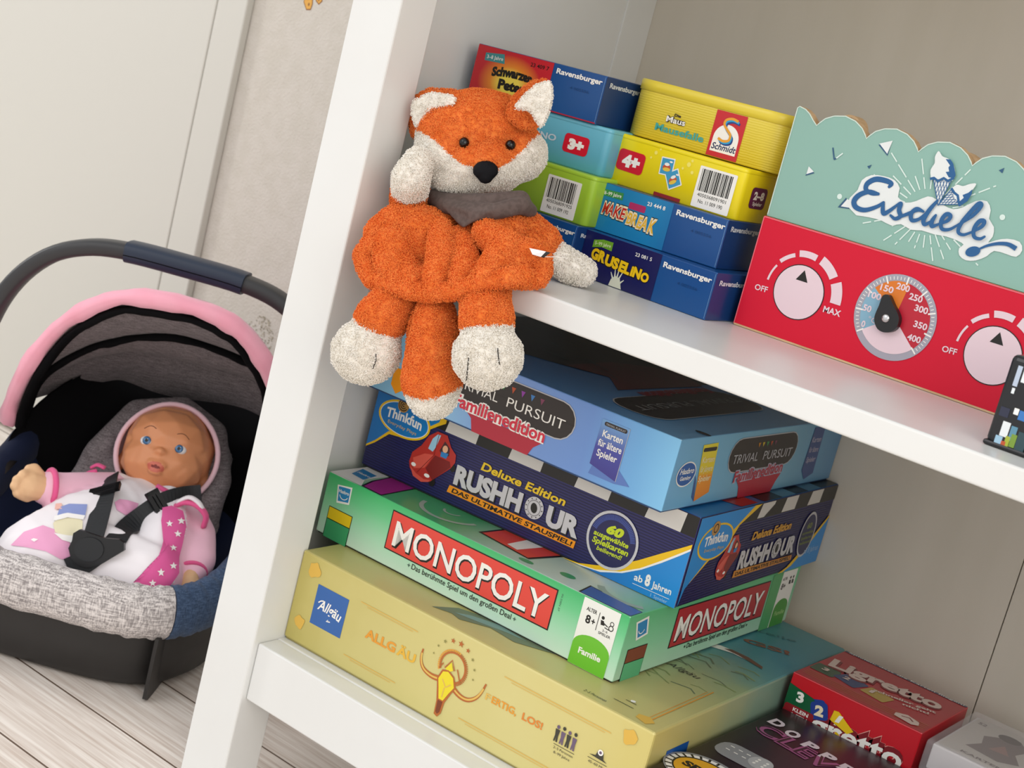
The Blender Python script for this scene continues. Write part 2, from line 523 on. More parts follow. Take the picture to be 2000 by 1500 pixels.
# door leaf and its casing on the left, standing proud of the wall
mb = MB()
mb.bevel_box(-1.45, 0.3612, FZ+0.004, -0.5612, 0.3699, 1.95, door_paint, 0.0015)
structure(mb.build('door_1'))
mb = MB()
mb.bevel_box(-0.5585, 0.3600, FZ, -0.5155, 0.3699, 2.0, door_paint, 0.0015)
structure(mb.build('trim_1'))

# stickers on the wall
gold = mat('sticker_gold', 'DCA444', 0.5); goldd = mat('sticker_brown', '8E5A24', 0.5)
mb = MB(); F = Face(mb, (-0.4385, 0.3699, 0.430), (1, 0, 0), (0, 0, 1), (0, -1, 0))
F.poly([(-9, 14), (-10, 4), (-4, -3), (2, -2), (3, 4), (1, 14)], goldd, 0)
F.poly([(-8, 14), (-9, 4.5), (-3.8, -1.8), (1.3, -0.8), (2, 4), (0, 14)], gold, 1)
F.poly([(5, 16), (6, 8), (11, 5), (15, 9), (13, 16)], goldd, 0)
F.poly([(6, 16), (7, 8.8), (11, 6.2), (13.8, 9.5), (12, 16)], gold, 1)
F.ell(-2, 3, 1.1, 1.6, goldd, 2); F.ell(10, 9.6, 0.9, 1.3, goldd, 2); F.ell(-5, 8, 1, 1.2, goldd, 2)
tag(mb.build('wall_sticker'), 'golden yellow sticker on the wall at the top edge of the photo', 'sticker')
mb = MB(); F = Face(mb, (-0.4085, 0.3698, 0.0975), (1, 0, 0), (0, 0, 1), (0, -1, 0))
s1 = mat('sticker_sand', 'B5AC98', 0.7); s2 = mat('sticker_moss', '8C8570', 0.7); s3 = mat('sticker_dark', '4A3A30', 0.7)
rr = random.Random(3)
for k in range(150):
    an = rr.random()*2*PI; d = 20*math.sqrt(rr.random())
    F.ell(d*math.cos(an), d*math.sin(an)*1.1, 0.5+rr.random()*0.7, 0.5+rr.random()*0.6, s1 if rr.random() < 0.6 else s2, 1, n=6)
for a, bb in ((-1, -9), (3, -6), (10, -14), (12, -12), (-5, -3)): F.ell(a, bb, 0.6, 1.6, s3, 2, rot=0.6, n=8)
tag(mb.build('wall_sticker'), 'faded speckled flower sticker on the wall beside the pink canopy', 'sticker')

# ================================================================== BOOKCASE
case = thing('bookcase', 'white wooden bookcase holding the fox and all the game boxes', 'bookcase', (0, 0, FZ))
def part(name, *boxes, m=white_paint, r=0.0012, parent=case, base=(0, 0, FZ)):
    mb = MB()
    for q in boxes:
        mb.bevel_box(q[0]-base[0], q[1]-base[1], q[2]-base[2], q[3]-base[0], q[4]-base[1], q[5]-base[2], m, r)
    return mb.build(name, parent)
XR = 0.782
part('front_post', (-0.0419, 0, FZ, 0, 0.0351, 1.02))
part('front_post', (XR, 0, FZ, XR+0.042, 0.0351, 1.02))
part('rear_post', (-0.0419, 0.3160, FZ, -0.0382, 0.3578, 1.02), r=0.0006)
part('rear_post', (XR+0.0382, 0.3160, FZ, XR+0.042, 0.3578, 1.02), r=0.0006)
part('side_panel', (-0.0417, 0.0353, -0.0435, -0.0395, 0.3158, 1.02), r=0)
part('side_panel', (XR+0.0395, 0.0353, -0.0435, XR+0.0417, 0.3158, 1.02), r=0)
part('bottom_rail', (0.0003, 0.0046, -0.0437, XR-0.0003, 0.0240, -0.0002))
def shelf(name, z0, z1, yf):
    mb = MB(); d = -FZ
    xs = 0.026 if z0 > 0.2 and z0 < 0.3 else 0.0003
    pts = ([(0.0003, 0.0354), (xs, 0.0354)] if xs > 0.01 else [])+[(xs, yf), (XR-0.0003, yf), (XR-0.0003, 0.0354), (XR+0.038, 0.0354), (XR+0.038, 0.3578), (-0.038, 0.3578), (-0.038, 0.0354), (0.0003, 0.0354)]
    bm = bmesh.new(); vs = [bm.verts.new((x, y, z0+d)) for x, y in pts]; f = bm.faces.new(vs)
    r_ = bmesh.ops.extrude_face_region(bm, geom=[f])
    for v in [g for g in r_['geom'] if isinstance(g, bmesh.types.BMVert)]: v.co.z = z1+d
    bmesh.ops.recalc_face_normals(bm, faces=bm.faces)
    ed = [e for e in bm.edges if all(abs(v.co.y-yf) < 1e-6 for v in e.verts) and abs(e.verts[0].co.z-e.verts[1].co.z) < 1e-6]
    bmesh.ops.bevel(bm, geom=ed, offset=0.0016, segments=3, profile=0.5, affect='EDGES')
    bm.verts.index_update()
    mb.add([v.co[:] for v in bm.verts], [[v.index for v in f.verts] for f in bm.faces], white_paint); bm.free()
    return mb.build(name, case)
shelf('bottom_board', -0.018, -0.0001, 0.0242)
shelf('shelf_board', 0.2876, 0.3044, 0.0026)
shelf('shelf_board', 0.6320, 0.6490, 0.0026)
shelf('shelf_board', 0.9900, 1.0070, 0.0026)
part('back_panel', (-0.0400, 0.3580, -0.0435, 0.3905, 0.3620, 1.02), m=back_paint, r=0.0004)
part('back_panel', (0.3913, 0.3580, -0.0435, XR+0.0400, 0.3620, 1.02), m=back_paint, r=0.0004)
part('back_batten', (0.370, 0.3621, -0.0435, 0.412, 0.3670, 1.02), m=mat('batten', '8A8176', 0.8), r=0)

# ================================================================== GAME BOXES
def carton(name, label, P, lid_mats, tray=None, bev=0.0008, cat='board game', lid_name='lid', group=None, tray_h=0.004):
    """P = x, y, z, yaw, w, d, h.  lid_mats = (front, right, top).  Returns empty, builder and the three printed faces"""
    x, y, z, a, w, d, h = P
    t = thing(name, label, cat, (x, y, z), a, group)
    mb = MB()
    z0 = 0.0012 if tray else 0
    mb.bevel_box(0, 0, z0, w, d, h, lid_mats[0], bev)
    # colour the flat sides with their own print
    for i, f in enumerate(mb.f):
        c = [sum(mb.v[k][j] for k in f)/len(f) for j in range(3)]
        nrm = (Vector(mb.v[f[1]])-Vector(mb.v[f[0]])).cross(Vector(mb.v[f[2]])-Vector(mb.v[f[1]])).normalized()
        if abs(nrm.x) > 0.9: mb.m[i] = mb.mi(lid_mats[1])
        elif abs(nrm.z) > 0.9: mb.m[i] = mb.mi(lid_mats[2])
        elif abs(nrm.y) <= 0.9 and len(lid_mats) > 3: mb.m[i] = mb.mi(lid_mats[3])
    if tray:
        tb = MB(); tb.bevel_box(0.0013, 0.0013, 0.00005, w-0.0013, d-0.0013, tray_h, tray, 0.0003)
        tb.build('tray', t)
    F, R, T = faces_of(mb, w, d, h)
    return t, mb, F, R, T

K = mat('print_black', '15130F', 0.35); W_ = mat('print_white', 'F4F3EE', 0.35)
RED = mat('print_red', 'DB2E2A', 0.33); LG = mat('print_light_grey', 'B9BBC0', 0.35)
YEL = mat('print_yellow', 'F2C40F', 0.35); ORA = mat('print_orange', 'F39A12', 0.35)

# ---- bottom: khaki Allgaeu box
kh = grad('khaki_print', 0, [(0, 'BDB164'), (0.06, 'CABF78'), (0.2, 'D4CA88'), (0.30, 'D2C478')], 0.4, noise=0.35)
khs = grad('khaki_teal_side', 1, [(0, 'CCBD70'), (0.08, 'BEBB80'), (0.15, '8FAE98'), (0.30, '5F979A')], 0.38, noise=0.25)
kht = grad('khaki_teal_top', 1, [(0, 'C8BD78'), (0.07, 'B8B67A'), (0.12, '98AC80'), (0.165, '5F9896'), (0.21, '4690A0'), (0.30, '5898A0')], 0.36, noise=0.22)
edge_k = mat('khaki_edge', 'DDD08A', 0.45)
t, mb, F, R, T = carton('board_game_box', 'khaki game box with an orange steer skull, lowest of the big stack', (0.0004, 0.0293, 0.0, 0.0195, 0.2984, 0.2975, 0.0681),
                        (kh, khs, kht, edge_k), tray=mat('khaki_tray', '9A8F57', 0.6), bev=0.0016)
amb = mat('amber_print', 'E39A2E', 0.4); ambl = mat('pale_amber_print', 'DDB65A', 0.45); brn = mat('rust_print', 'B4652B', 0.4)
lem = mat('lemon_print', 'E8D62A', 0.4); sky = mat('allgau_blue', '2F62A8', 0.35); grn = mat('olive_print', '8F8A4C', 0.5)
dk = mat('ink_print', '3A3A30', 0.45)
F.poly([(20.3, 50.2), (49.7, 50.3), (49.5, 20.9), (20.2, 20.7)], sky, 1)
F.text('Allgäu', (24.2, 33.0), (45.5, 31.5), 7.6, W_, 3, bold=0.02, shear=0.2, arc=1.0)
F.line([(24, 37.6), (26, 39.5), (28.5, 40.4)], 0.9, W_, 3); F.line([(38.0, 28.3), (34.5, 27.6), (36, 29)], 0.8, W_, 3)
F.text('ALLG', (70.0, 31.5), (97.5, 31.5), 6.6, amb, 2, bold=0.035)
F.text('ÄU', (99.0, 31.5), (115.4, 31.5), 6.6, mat('gold_print', 'E2B23A', 0.4), 2, bold=0.035)
F.text('F', (176.0, 33.8), (180.0, 33.8), 4.6, ambl, 2, bold=0.02); F.text('ERTIG,', (181.2, 33.8), (201.5, 33.8), 4.8, amb, 2, bold=0.025)
F.text('LOS!', (206.3, 33.8), (222.6, 33.8), 4.8, mat('burnt_orange', 'DC8634', 0.4), 2, bold=0.03)
# horns and skull
hl = [(119.6, 44.5), (119.4, 39), (121.2, 34.2), (125, 31.2), (132, 30.0), (141, 31.5)]
hr = [(147, 31), (156, 27.0), (163, 27.0), (168.5, 30.5), (172, 36), (174.2, 43.5)]
F.line([(p.x, p.y) for p in smooth_pts([(a, c, 0) for a, c in hl], 4)], 4.4, brn, 2, taper=[0.28+0.72*k/20 for k in range(21)])
F.line([(p.x, p.y) for p in smooth_pts([(a, c, 0) for a, c in hr], 4)], 4.4, brn, 2, taper=[1-0.72*k/20 for k in range(21)])
F.line([(p.x+0.3, p.y) for p in smooth_pts([(a, c, 0) for a, c in hl], 4)][2:], 1.3, ambl, 3)
F.line([(p.x, p.y+0.2) for p in smooth_pts([(a, c, 0) for a, c in hr], 4)][:-2], 1.3, ambl, 3)
F.poly([(136, 31), (138.5, 38), (143.5, 39.5), (149, 37), (152.5, 30), (150, 25.5), (146.5, 17), (145.8, 9), (143.5, 5.5), (140.5, 6.5), (140, 16), (138, 24)], brn, 3)
F.poly([(137.2, 31), (139.5, 37), (143.5, 38.5), (148.4, 36), (151, 30), (148, 24.5), (145, 18), (141.3, 18), (139.2, 25)], lem, 4)
F.line([(140.5, 32), (144.5, 27.5), (148, 31)], 1.0, ambl, 5); F.line([(143.6, 27), (143.4, 20)], 0.8, ambl, 5)
F.poly([(141, 17), (145, 17), (144.6, 9.5), (143, 7.5), (141.4, 8.5)], mat('dark_rust', '7A3A1C', 0.4), 4)
F.ring(146.0, 42.5, 9.6, 10.9, brn, 2, -75, 205, 44)
for k in range(42):
    an = math.radians(-75+k*280/41); F.line([(146+11*math.cos(an), 42.5+11*math.sin(an)), (146+12.4*math.cos(an), 42.5+12.4*math.sin(an))], 0.9, brn if k < 22 else amb, 2)
F.line([(135.5, 38), (138, 42.5), (140, 40), (144.5, 47.2), (148, 41), (150, 43), (154.8, 34.5)], 0.9, brn, 3)
F.poly([(140.4, 39.4), (144.3, 45.6), (147, 40.6), (144, 38.6)], lem, 2)
for k, (sr, c_) in enumerate(((0.9, grn), (1.1, grn), (1.5, grn), (2.0, brn), (2.5, brn), (1.9, brn), (1.4, grn), (1.2, grn), (1.0, grn))):
    an = math.radians(172-k*22); F.star(146+17.6*math.cos(an), 43.0+17.6*math.sin(an), sr, c_, 2)
# frame lines and little pictograms
for a0, a1, bb in ((60, 112, 53.5), (56, 104, 12.0), (186, 270, 54.5), (160, 262, 12.5)):
    F.line([(a0, bb), (a1, bb)], 0.6, ambl, 1); F.line([(a0+6, bb-1.6), (a1-4, bb-1.6)], 0.35, ambl, 1)
blot = mat('ochre_blot', 'DBB24C', 0.5)
for a, bb, r_ in ((14, 58, 6.5), (11.5, 17, 5.5), (283, 58, 6), (281, 14, 6)):
    F.poly([(a+r_*(0.85+0.15*math.sin(k*1.1+a))*math.cos(k*PI/9), bb+r_*(0.85+0.15*math.cos(k*1.4+bb))*math.sin(k*PI/9)) for k in range(18)], blot, 1)
vio = mat('muted_violet', '6B5A74', 0.5)
for k in range(4):
    a = 234+k*4.4
    F.ell(a, 41.4+(k % 2)*0.8, 1.2, 1.3, dk if k % 2 else vio, 2, n=10)
    F.poly([(a-1.7, 39.8), (a+1.7, 39.8), (a+1.2, 35.5), (a+1.5, 31.4), (a+0.3, 31.4), (a, 34.5), (a-0.4, 31.4), (a-1.5, 31.4), (a-1.1, 35.5)], vio if k % 2 else dk, 2)
F.line([(233.5, 29.8), (249.5, 29.8)], 0.35, dk, 2)
F.text('2–5 Personen', (234, 26.9), (249, 26.9), 1.7, dk, 2); F.text('8–99 Jahre', (235, 23.8), (247.5, 23.8), 1.7, dk, 2)
F.poly([(259.5, 35.5), (264, 36.5), (265, 40), (269, 40), (270, 36), (273, 34.8)], dk, 2); F.ell(267, 39.6, 2.0, 2.0, W_, 3, n=14); F.ell(267, 39.6, 1.0, 1.0, vio, 4, n=10)
F.line([(259, 33.2), (273.5, 33.2)], 0.35, dk, 2); F.text('45–60 Min.', (260, 30.2), (273, 30.2), 1.7, dk, 2)
R.poly([(24.1, 50.1), (53.4, 50.1), (54.5, 21), (25, 21)], mat('deep_blue', '1B58A6', 0.35), 1)
for a, bb in ((150, 26), (156, 30), (161, 24), (158, 18)): R.line([(a-4, bb-9), (a-1, bb), (a+3, bb+4), (a+5, bb-3)], 1.0, brn, 1)
# painted landscape on top
gs = mat('painted_green', '8C9C63', 0.5); gd = mat('painted_slate', '6E7C62', 0.5); bw = mat('painted_brown', '6E5140', 0.5)
rr = random.Random(11)
for k in range(46):
    a = 175+rr.random()*110; bb = 78+rr.random()*90
    T.line([(a-5-rr.random()*9, bb-2), (a, bb+rr.random()*3), (a+5+rr.random()*7, bb-1-rr.random()*4)], 0.5+rr.random()*0.9, gs if rr.random() < 0.6 else gd, 1)
T.poly([(108, 14), (122, 19), (131, 16), (150, 27), (172, 24), (200, 38), (188, 46), (150, 44), (118, 32)], gd, 1)
T.poly([(122, 22), (140, 26), (160, 32), (176, 34), (150, 38), (130, 30)], mat('painted_teal', '7B9A94', 0.5), 2)
T.poly([(228, 160), (243, 175), (258, 182), (280, 181), (262, 188), (246, 186), (236, 178)], W_, 2)
T.poly([(250, 183), (262, 183), (284, 178), (282, 183), (268, 188), (254, 188)], bw, 3)
T.text('Allgäu', (243, 108), (268, 108), 7, dk, 2, shear=0.3); T.text('steile', (240, 244), (272, 262), 6, mat('faint_teal', '4C7F88', 0.5), 2)
T.text('GS!', (250, 214), (282, 229), 9, mat('muted_rust', '8A5A46', 0.5), 2, bold=0.03)
T.line([(287.0, 9), (286.0, 100)], 0.8, amb, 1); T.line([(284.4, 9), (283.6, 96)], 0.4, amb, 1)
T.poly([(279, 8), (288, 5), (291, 12), (285, 17), (278, 14)], blot, 1)
T.text('2–5 Personen', (240, 6.5), (257, 6.5), 3.4, dk, 2); T.line([(262, 24), (270, 24)], 0.6, dk, 2); T.ell(266, 26.5, 1.8, 1.8, W_, 2, n=12)
T.line([(257, 17), (272, 17)], 0.6, dk, 2)
mb.build('lid', t)

# ---- green property-trading game
g1 = grad('green_front', 2, [(0, 'CFE9D8'), (0.016, 'A9DDBC'), (0.034, '6CC98D'), (0.0475, '3DB56B')], 0.3)
g2 = grad('green_side', 2, [(0, 'B4DCC4'), (0.022, '8CD0A8'), (0.0475, '5CBB7F')], 0.3)
gt = grad('green_top', 0, [(0, 'E4E9E2'), (0.012, 'E4E9E2'), (0.03, '52AF74'), (0.11, '4AA66C'), (0.15, 'A9CDB8'), (0.22, 'CFE0D6'), (0.2673, '6CBF88')], 0.3)
t, mb, F, R, T = carton('board_game_box', 'green game box with a red banner, lying on the khaki box', (-0.0239, 0.0663, 0.0682, 0.0122, 0.2673, 0.2604, 0.0473),
                        (g1, g2, gt, mat('green_edge', '9BD8B2', 0.35)), tray=mat('dark_tray', '22221F', 0.6))
def banner(F, q, a, col_):
    (x0, y0, x1, y1) = q
    F.rect(x0-0.9, y0-0.9, x1+0.9, y1+0.9, K, 1); F.rect(x0, y0, x1, y1, col_, 2)
    F.text('MONOPOLY', (a[0]+0.7, a[2]-0.9), (a[1]+0.7, a[2]-0.9), a[3], K, 3, bold=0.03)
    F.text('MONOPOLY', (a[0], a[2]), (a[1], a[2]), a[3], W_, 4, bold=0.014)
mred = mat('banner_red', 'E2483C', 0.3)
banner(F, (65.5, 14.0, 210.5, 41.6), (70.5, 205.8, 18.2, 18.8), mred)
F.text('Das berühmte Spiel um den großen Deal', (92, 8.2), (181.5, 8.2), 4.1, K, 2, bold=0.006)
for a in (89.3, 184.4): F.star(a, 9.8, 1.6, mat('print_slate', '4E6A5E', 0.4), 2, k=0.4, n=4)
hb = mat('square_blue', '2F86BE', 0.33)
F.poly([(10.6, 41.0), (24.4, 43.6), (24.9, 30.4), (13.0, 27.8)], W_, 1); F.poly([(12.0, 40.3), (23.2, 42.0), (23.8, 31.6), (13.9, 29.6)], hb, 2)
F.text('Hasbro', (13.2, 36.2), (22.8, 36.8), 2.6, W_, 3, bold=0.02); F.ring(18.4, 36.5, 4.0, 4.6, W_, 3, 205, 335, 10)
def card(F, x0, x1, ys, top, bot):
    F.rect(x0-0.5, -0.1, x1+0.5, ys[0]+0.5, K, 1); F.rect(x0, ys[1]+0.4, x1, ys[0], top, 2); F.rect(x0, 0, x1, ys[1]-0.2, bot, 2)
card(F, 8, 30.2, (23.0, 14.0), mat('card_yellow', 'E8C81E', 0.33), mat('card_green', '3F9F68', 0.33))
F.rect(231.6, 0.2, 260.6, 46.4, mat('panel_white', 'EDEFEA', 0.33), 1)
lime = mat('lime_print', '6BBF2F', 0.33)
F.poly([(231.6, 0.3)]+[(246.1+14.5*math.cos(PI*(1-k/14)), 14.8+8.6*math.sin(PI*(1-k/14))) for k in range(15)]+[(260.6, 0.3)], lime, 2)
F.text('Familie', (237.5, 9.4), (255, 9.8), 4.2, W_, 3, bold=0.03)
F.text('ALTER', (235.3, 38.6), (243.5, 38.6), 2.6, K, 2, bold=0.02); F.text('8', (236.4, 30.6), (240.2, 30.6), 5.6, K, 2, bold=0.03); F.text('+', (241.0, 31.0), (243.8, 31.0), 4.5, K, 2, bold=0.03)
F.line([(245.6, 28.6), (245.6, 41)], 0.45, K, 2)
F.ell(248.7, 38.6, 1.2, 1.2, K, 2, n=12); F.poly([(247.5, 36.8), (249.8, 36.8), (251.2, 34.0), (248.2, 33.6)], K, 2); F.line([(250.2, 35.4), (253.6, 34.2)], 0.7, K, 2)
F.ring(256.2, 37.2, 1.1, 1.6, K, 2, n=12); F.ring(256.2, 34.2, 1.4, 2.0, K, 2, n=12); F.line([(251.5, 33), (255, 32.6)], 0.6, K, 2)
F.text('2–6', (250.5, 30.0), (254.5, 30.0), 1.6, K, 2); F.text('SPIELER', (248, 27.4), (257.5, 27.4), 1.8, K, 2, bold=0.01)
F.text('IN DEN 27', (214.6, 41), (214.7, 29), 1.3, mat('print_slate', '4E6A5E', 0.4), 1)
# right side
mdr = mat('banner_deep_red', 'B32E35', 0.32)
banner(R, (67.2, 13.6, 208.5, 41.6), (71.5, 202.5, 17.8, 18.6), mdr)
R.text('Das berühmte Spiel um den großen Deal', (95, 8.0), (184.5, 8.4), 4.1, K, 2, bold=0.006)
for a in (92, 187.5): R.star(a, 9.8, 1.5, K, 2, k=0.4, n=4)
R.poly([(10.0, 41.8), (25.4, 44.0), (30.2, 30.4), (16.0, 27.8)], W_, 1); R.poly([(12.2, 40.6), (24.0, 42.2), (27.8, 31.6), (17.2, 29.6)], hb, 2)
R.ring(19.8, 36.6, 3.8, 4.5, W_, 3, 205, 335, 10)
card(R, 9.2, 34.0, (22.2, 12.6), mat('card_brown', '7E3C2C', 0.35), mat('card_mint', '55B382', 0.35))
R.rect(212, 0.2, 229, 46.4, mat('side_green', '55A868', 0.35), 1)
R.rect(229, 0.2, 254.6, 46.4, W_, 1)
R.poly([(230, 0.3)]+[(242+12*math.cos(PI*(1-k/12)), 14.8+8*math.sin(PI*(1-k/12))) for k in range(13)]+[(254, 0.3)], mat('leaf_green', '45983A', 0.35), 2)
R.text('Familie', (234, 9.4), (251, 9.4), 3.8, mat('pale_lime', 'A9D28A', 0.35), 3, bold=0.02)
R.text('8+', (231.5, 31.5), (239, 31.5), 5, K, 2, bold=0.03); R.text('ALTER', (231, 39), (239, 39), 2.4, K, 2, bold=0.02)
R.ell(245, 40, 1.3, 1.3, K, 2, n=10); R.ell(250, 40, 1.3, 1.3, K, 2, n=10); R.poly([(243.5, 38), (246.5, 38), (247.5, 34.5), (244, 34.5)], K, 2); R.poly([(248.5, 38), (251.5, 38), (252.5, 34.5), (249, 34.5)], K, 2)
# top
T.poly([(0.5, 1), (0.5, 60), (22, 60), (21, 16), (31, 1)], mat('panel_white', 'EDEFEA', 0.33), 1)
T.poly([(8.5, 15), (21.5, 13.5), (18, 33), (3, 34)], hb, 2); T.text('Hasbro', (7.6, 22), (19.4, 22), 4, W_, 3, bold=0.02)
T.poly([(30.5, 1.2), (50.5, 0.8), (47.5, 45), (22.5, 45), (25, 19)], K, 2); T.poly([(32, 2.4), (49.5, 1.8), (46.4, 44), (24, 44), (26.8, 19.2)], mat('magenta_print', 'A22C86', 0.33), 3)
T.ring(92, 34, 22, 25.5, mat('grey_green', '9FB5A6', 0.35), 1, 190, 350, 24); T.ring(92, 34, 6, 8, mat('grey_green', '9FB5A6', 0.35), 1, 190, 350, 12)
T.poly([(126, 19.6), (174.8, 13.6), (184, 60), (130, 60)], K, 1); T.poly([(128.6, 21), (172.8, 15.4), (181, 58), (132, 58)], mred, 2)
T.poly([(150, 22), (160, 20), (166, 60), (150, 60)], W_, 3)
T.ell(176, 9, 6, 3, mat('card_green', '3F9F68', 0.33), 1); T.ell(205, 18, 6, 4, mat('card_green', '3F9F68', 0.33), 1)
T.poly([(225.5, 0.6), (266.8, 0.6), (266.6, 16.5), (222.6, 19.6)], K, 1); T.poly([(227.0, 0.8), (266.6, 0.8), (266.4, 15.4), (224.2, 18.2)], mat('strip_blue', '2E5FB0', 0.3), 2)
T.ring(246, 42, 22, 27, mat('grey_green', '9FB5A6', 0.35), 1, 215, 312, 24)
mb.build('lid', t)

# ---- navy traffic puzzle game
nv = mat('navy_print', '24245F', 0.34); nl = mat('navy_line', '17173F', 0.34)
cy = grad('cyan_print', 0, [(0, '1D74BE'), (0.05, '0F7FC8'), (0.20, '1568B8'), (0.25, '1C86D2'), (0.28, '1C8CD8')], 0.33)
t, mb, F, R, T = carton('board_game_box', 'navy game box with a red car and checkered stripe, on the green box', (-0.0292, 0.1066, 0.1156, 0.0403, 0.2779, 0.2396, 0.0652),
                        (nv, nv, mat('cyan_top', '1A72B4', 0.3), mat('navy_edge', '2C5C9C', 0.4)), tray=mat('dark_tray', '22221F', 0.6))
for k in range(26): F.rect(1, 1.6+k*1.95, 277, 1.9+k*1.95+0.35, nl, 1)
for k in range(26): R.rect(1, 1.6+k*1.95, 238, 1.9+k*1.95+0.35, nl, 1)
silver = mat('silver_print', 'C9C9CC', 0.3); silverd = mat('checker_white', 'D8D5CF', 0.35)
F.rect(44, 50.5, 277.3, 64.6, K, 2)
for a in (67.5, 124.6, 181.5, 239): F.poly([(a+2, 64.4), (a+29, 64.4), (a+27.5, 50.5), (a-0.5, 50.5)], silverd, 3)
F.poly([(268, 64.6), (277.4, 64.6), (277.4, 50.5), (266.5, 50.5)], K, 4)
F.poly([(0.6, 64.5), (0.6, 15.6), (8, 21), (19, 31.5), (40, 34), (52, 46), (60, 52), (66, 56), (66, 64.5)], YEL, 3)
F.poly([(0.6, 64.5), (0.6, 17.2), (8, 23), (18, 33.5), (40, 36), (50, 47), (60, 55), (62, 64.5)], cy, 4)
F.ell(29.5, 46.3, 24.6, 13.6, YEL, 5); F.ell(29.5, 46.3, 23.0, 12.2, W_, 6); F.ell(29.5, 46.3, 22.4, 11.6, cy, 7)
F.text('Thinkfun', (12.3, 43.6), (46.2, 43.6), 7.4, W_, 8, bold=0.03, arc=1.2)
F.text('Everyday Plays', (15.5, 39.6), (43, 38.8), 2.6, ambl, 8)
F.ell(26, 56.6, 5.2, 5.6, mat('tan_print', 'B98C48', 0.35), 8)
for r_ in (1.0, 2.6, 4.2): F.ring(26, 56.6, r_-0.35, r_+0.35, K, 9, 30, 330, 18)
carr = mat('car_red', 'B83028', 0.3); card_ = mat('car_dark_red', '7E1C1A', 0.3); carl = mat('car_light_red', 'D8584A', 0.3)
def cartoon_car(F, ox, oy, s, sk=0.0):
    f = lambda pts: [(ox+(a+sk*b_)*s, oy+b_*s) for a, b_ in pts]
    F.poly(f([(0, 8), (2, 3), (8, -1), (17, -3), (24, -1), (40, 16), (43, 22), (42, 28), (36, 32), (30, 40), (20, 40), (13, 34), (8, 24), (1, 16)]), carr, 5)
    F.poly(f([(15, 24), (17, 33), (21, 38), (24, 38), (22, 28), (20, 23)]), mat('glass_print', '9CCDE6', 0.3), 6)
    F.poly(f([(26, 26), (29, 35), (35, 31), (36, 25), (31, 22)]), mat('cabin_print', '4A2A2C', 0.3), 6)
    F.ell(ox+(31+sk*29)*s, oy+29*s, 2.6*s, 3*s, mat('skin_print', 'E8B48E', 0.4), 7, n=14); F.poly(f([(28, 26), (35, 26.5), (34, 22), (28, 22)]), mat('coat_print', '2F7FC0', 0.4), 7)
    F.poly(f([(3, 12), (13, 19), (22, 21), (16, 8), (6, 4)]), carl, 6)
    F.poly(f([(17, 8), (23, 21), (38, 21), (40, 17), (26, 1)]), card_, 6)
    F.poly(f([(2, 5), (9, 1), (18, -1), (24, 0.6), (23, -1.5), (16, -4), (7, -2)]), carl, 7)
    F.ell(ox+(5+sk*7)*s, oy+7*s, 2.4*s, 1.6*s, W_, 7, n=12); F.ell(ox+(20+sk*2.5)*s, oy+2.8*s, 2.8*s, 1.5*s, W_, 7, n=12)
    F.ell(ox+(26+sk*-1)*s, oy-0.5*s, 3.2*s, 3.4*s, K, 4, n=14); F.ell(ox+(42+sk*17)*s, oy+17*s, 2.6*s, 3.2*s, K, 4, n=14)
    F.line(f([(10, 2), (22, 21), (22, 38)]), 0.5*s, card_, 7)
cartoon_car(F, 42.5, 11.5, 0.92)
F.text('Deluxe Edition', (104.5, 35.0), (177.5, 35.0), 6.0, mat('title_yellow', 'E9C51C', 0.33), 5, bold=0.03, shear=0.2)
def metal_title(F, x0, x1, y, cap):
    L = x1-x0; segs = (('RUSHH', 0.0, 0.545), ('UR', 0.745, 1.0))
    for s_, a, b_ in segs:
        F.text(s_, (x0+a*L+0.7, y-0.7), (x0+b_*L+0.7, y-0.7), cap, K, 5, bold=0.075)
        F.text(s_, (x0+a*L, y), (x0+b_*L, y), cap, silver, 6, bold=0.055)
    cx, cy_ = x0+0.645*L, y+cap/2+0.4
    F.ell(cx, cy_, 8.0*cap/14, 8.2*cap/14, silver, 7); F.ell(cx, cy_, 5.8*cap/14, 6.0*cap/14, mat('dial_grey', '8E8E92', 0.35), 8)
    F.ring(cx, cy_, 2.2*cap/14, 5.2*cap/14, silver, 9)
    F.ell(cx, cy_, 2.8*cap/14, 3.8*cap/14, K, 10, rot=0.3)
    for k in range(12): F.ell(cx+6.9*cap/14*math.cos(k*PI/6), cy_+6.9*cap/14*math.sin(k*PI/6), 0.5*cap/14, 0.5*cap/14, K, 9, n=6)
metal_title(F, 84.5, 194.0, 17.6, 13.6)
F.poly([(81.0, 9.2), (193.2, 9.4), (193.6, 14.8), (82.2, 14.8)], ORA, 5)
F.text('DAS ULTIMATIVE STAUSPIEL!', (85, 10.3), (191, 10.4), 3.4, K, 6, bold=0.03, shear=0.2)
F.ell(220.3, 26.2, 20.3, 20.4, silver, 6); F.ell(220.3, 26.2, 18.4, 18.5, mat('deep_navy', '1C1C50', 0.34), 7)
for k in range(40):
    an = math.radians(15+k*150/39); F.line([(220.3+14.0*math.cos(an), 26.2+14.0*math.sin(an)), (220.3+17.8*math.cos(an), 26.2+17.8*math.sin(an))], 0.7, mat('ray_blue', '41549E', 0.34), 8)
lime2 = mat('lime_title', 'C9DB20', 0.33)
F.text('60', (213.6, 30.2), (226.6, 30.2), 6.0, lime2, 8, bold=0.07, shear=0.3)
F.text('ausgewählte', (205.2, 25.4), (233.2, 25.4), 3.6, lime2, 8, bold=0.03, shear=0.15)
F.text('Spielkarten', (205.5, 20.2), (234.4, 20.2), 4.2, lime2, 8, bold=0.03, shear=0.15)
F.text('beiliegend!', (210.5, 16.0), (230.5, 16.0), 3.2, lime2, 8, bold=0.02, shear=0.15)
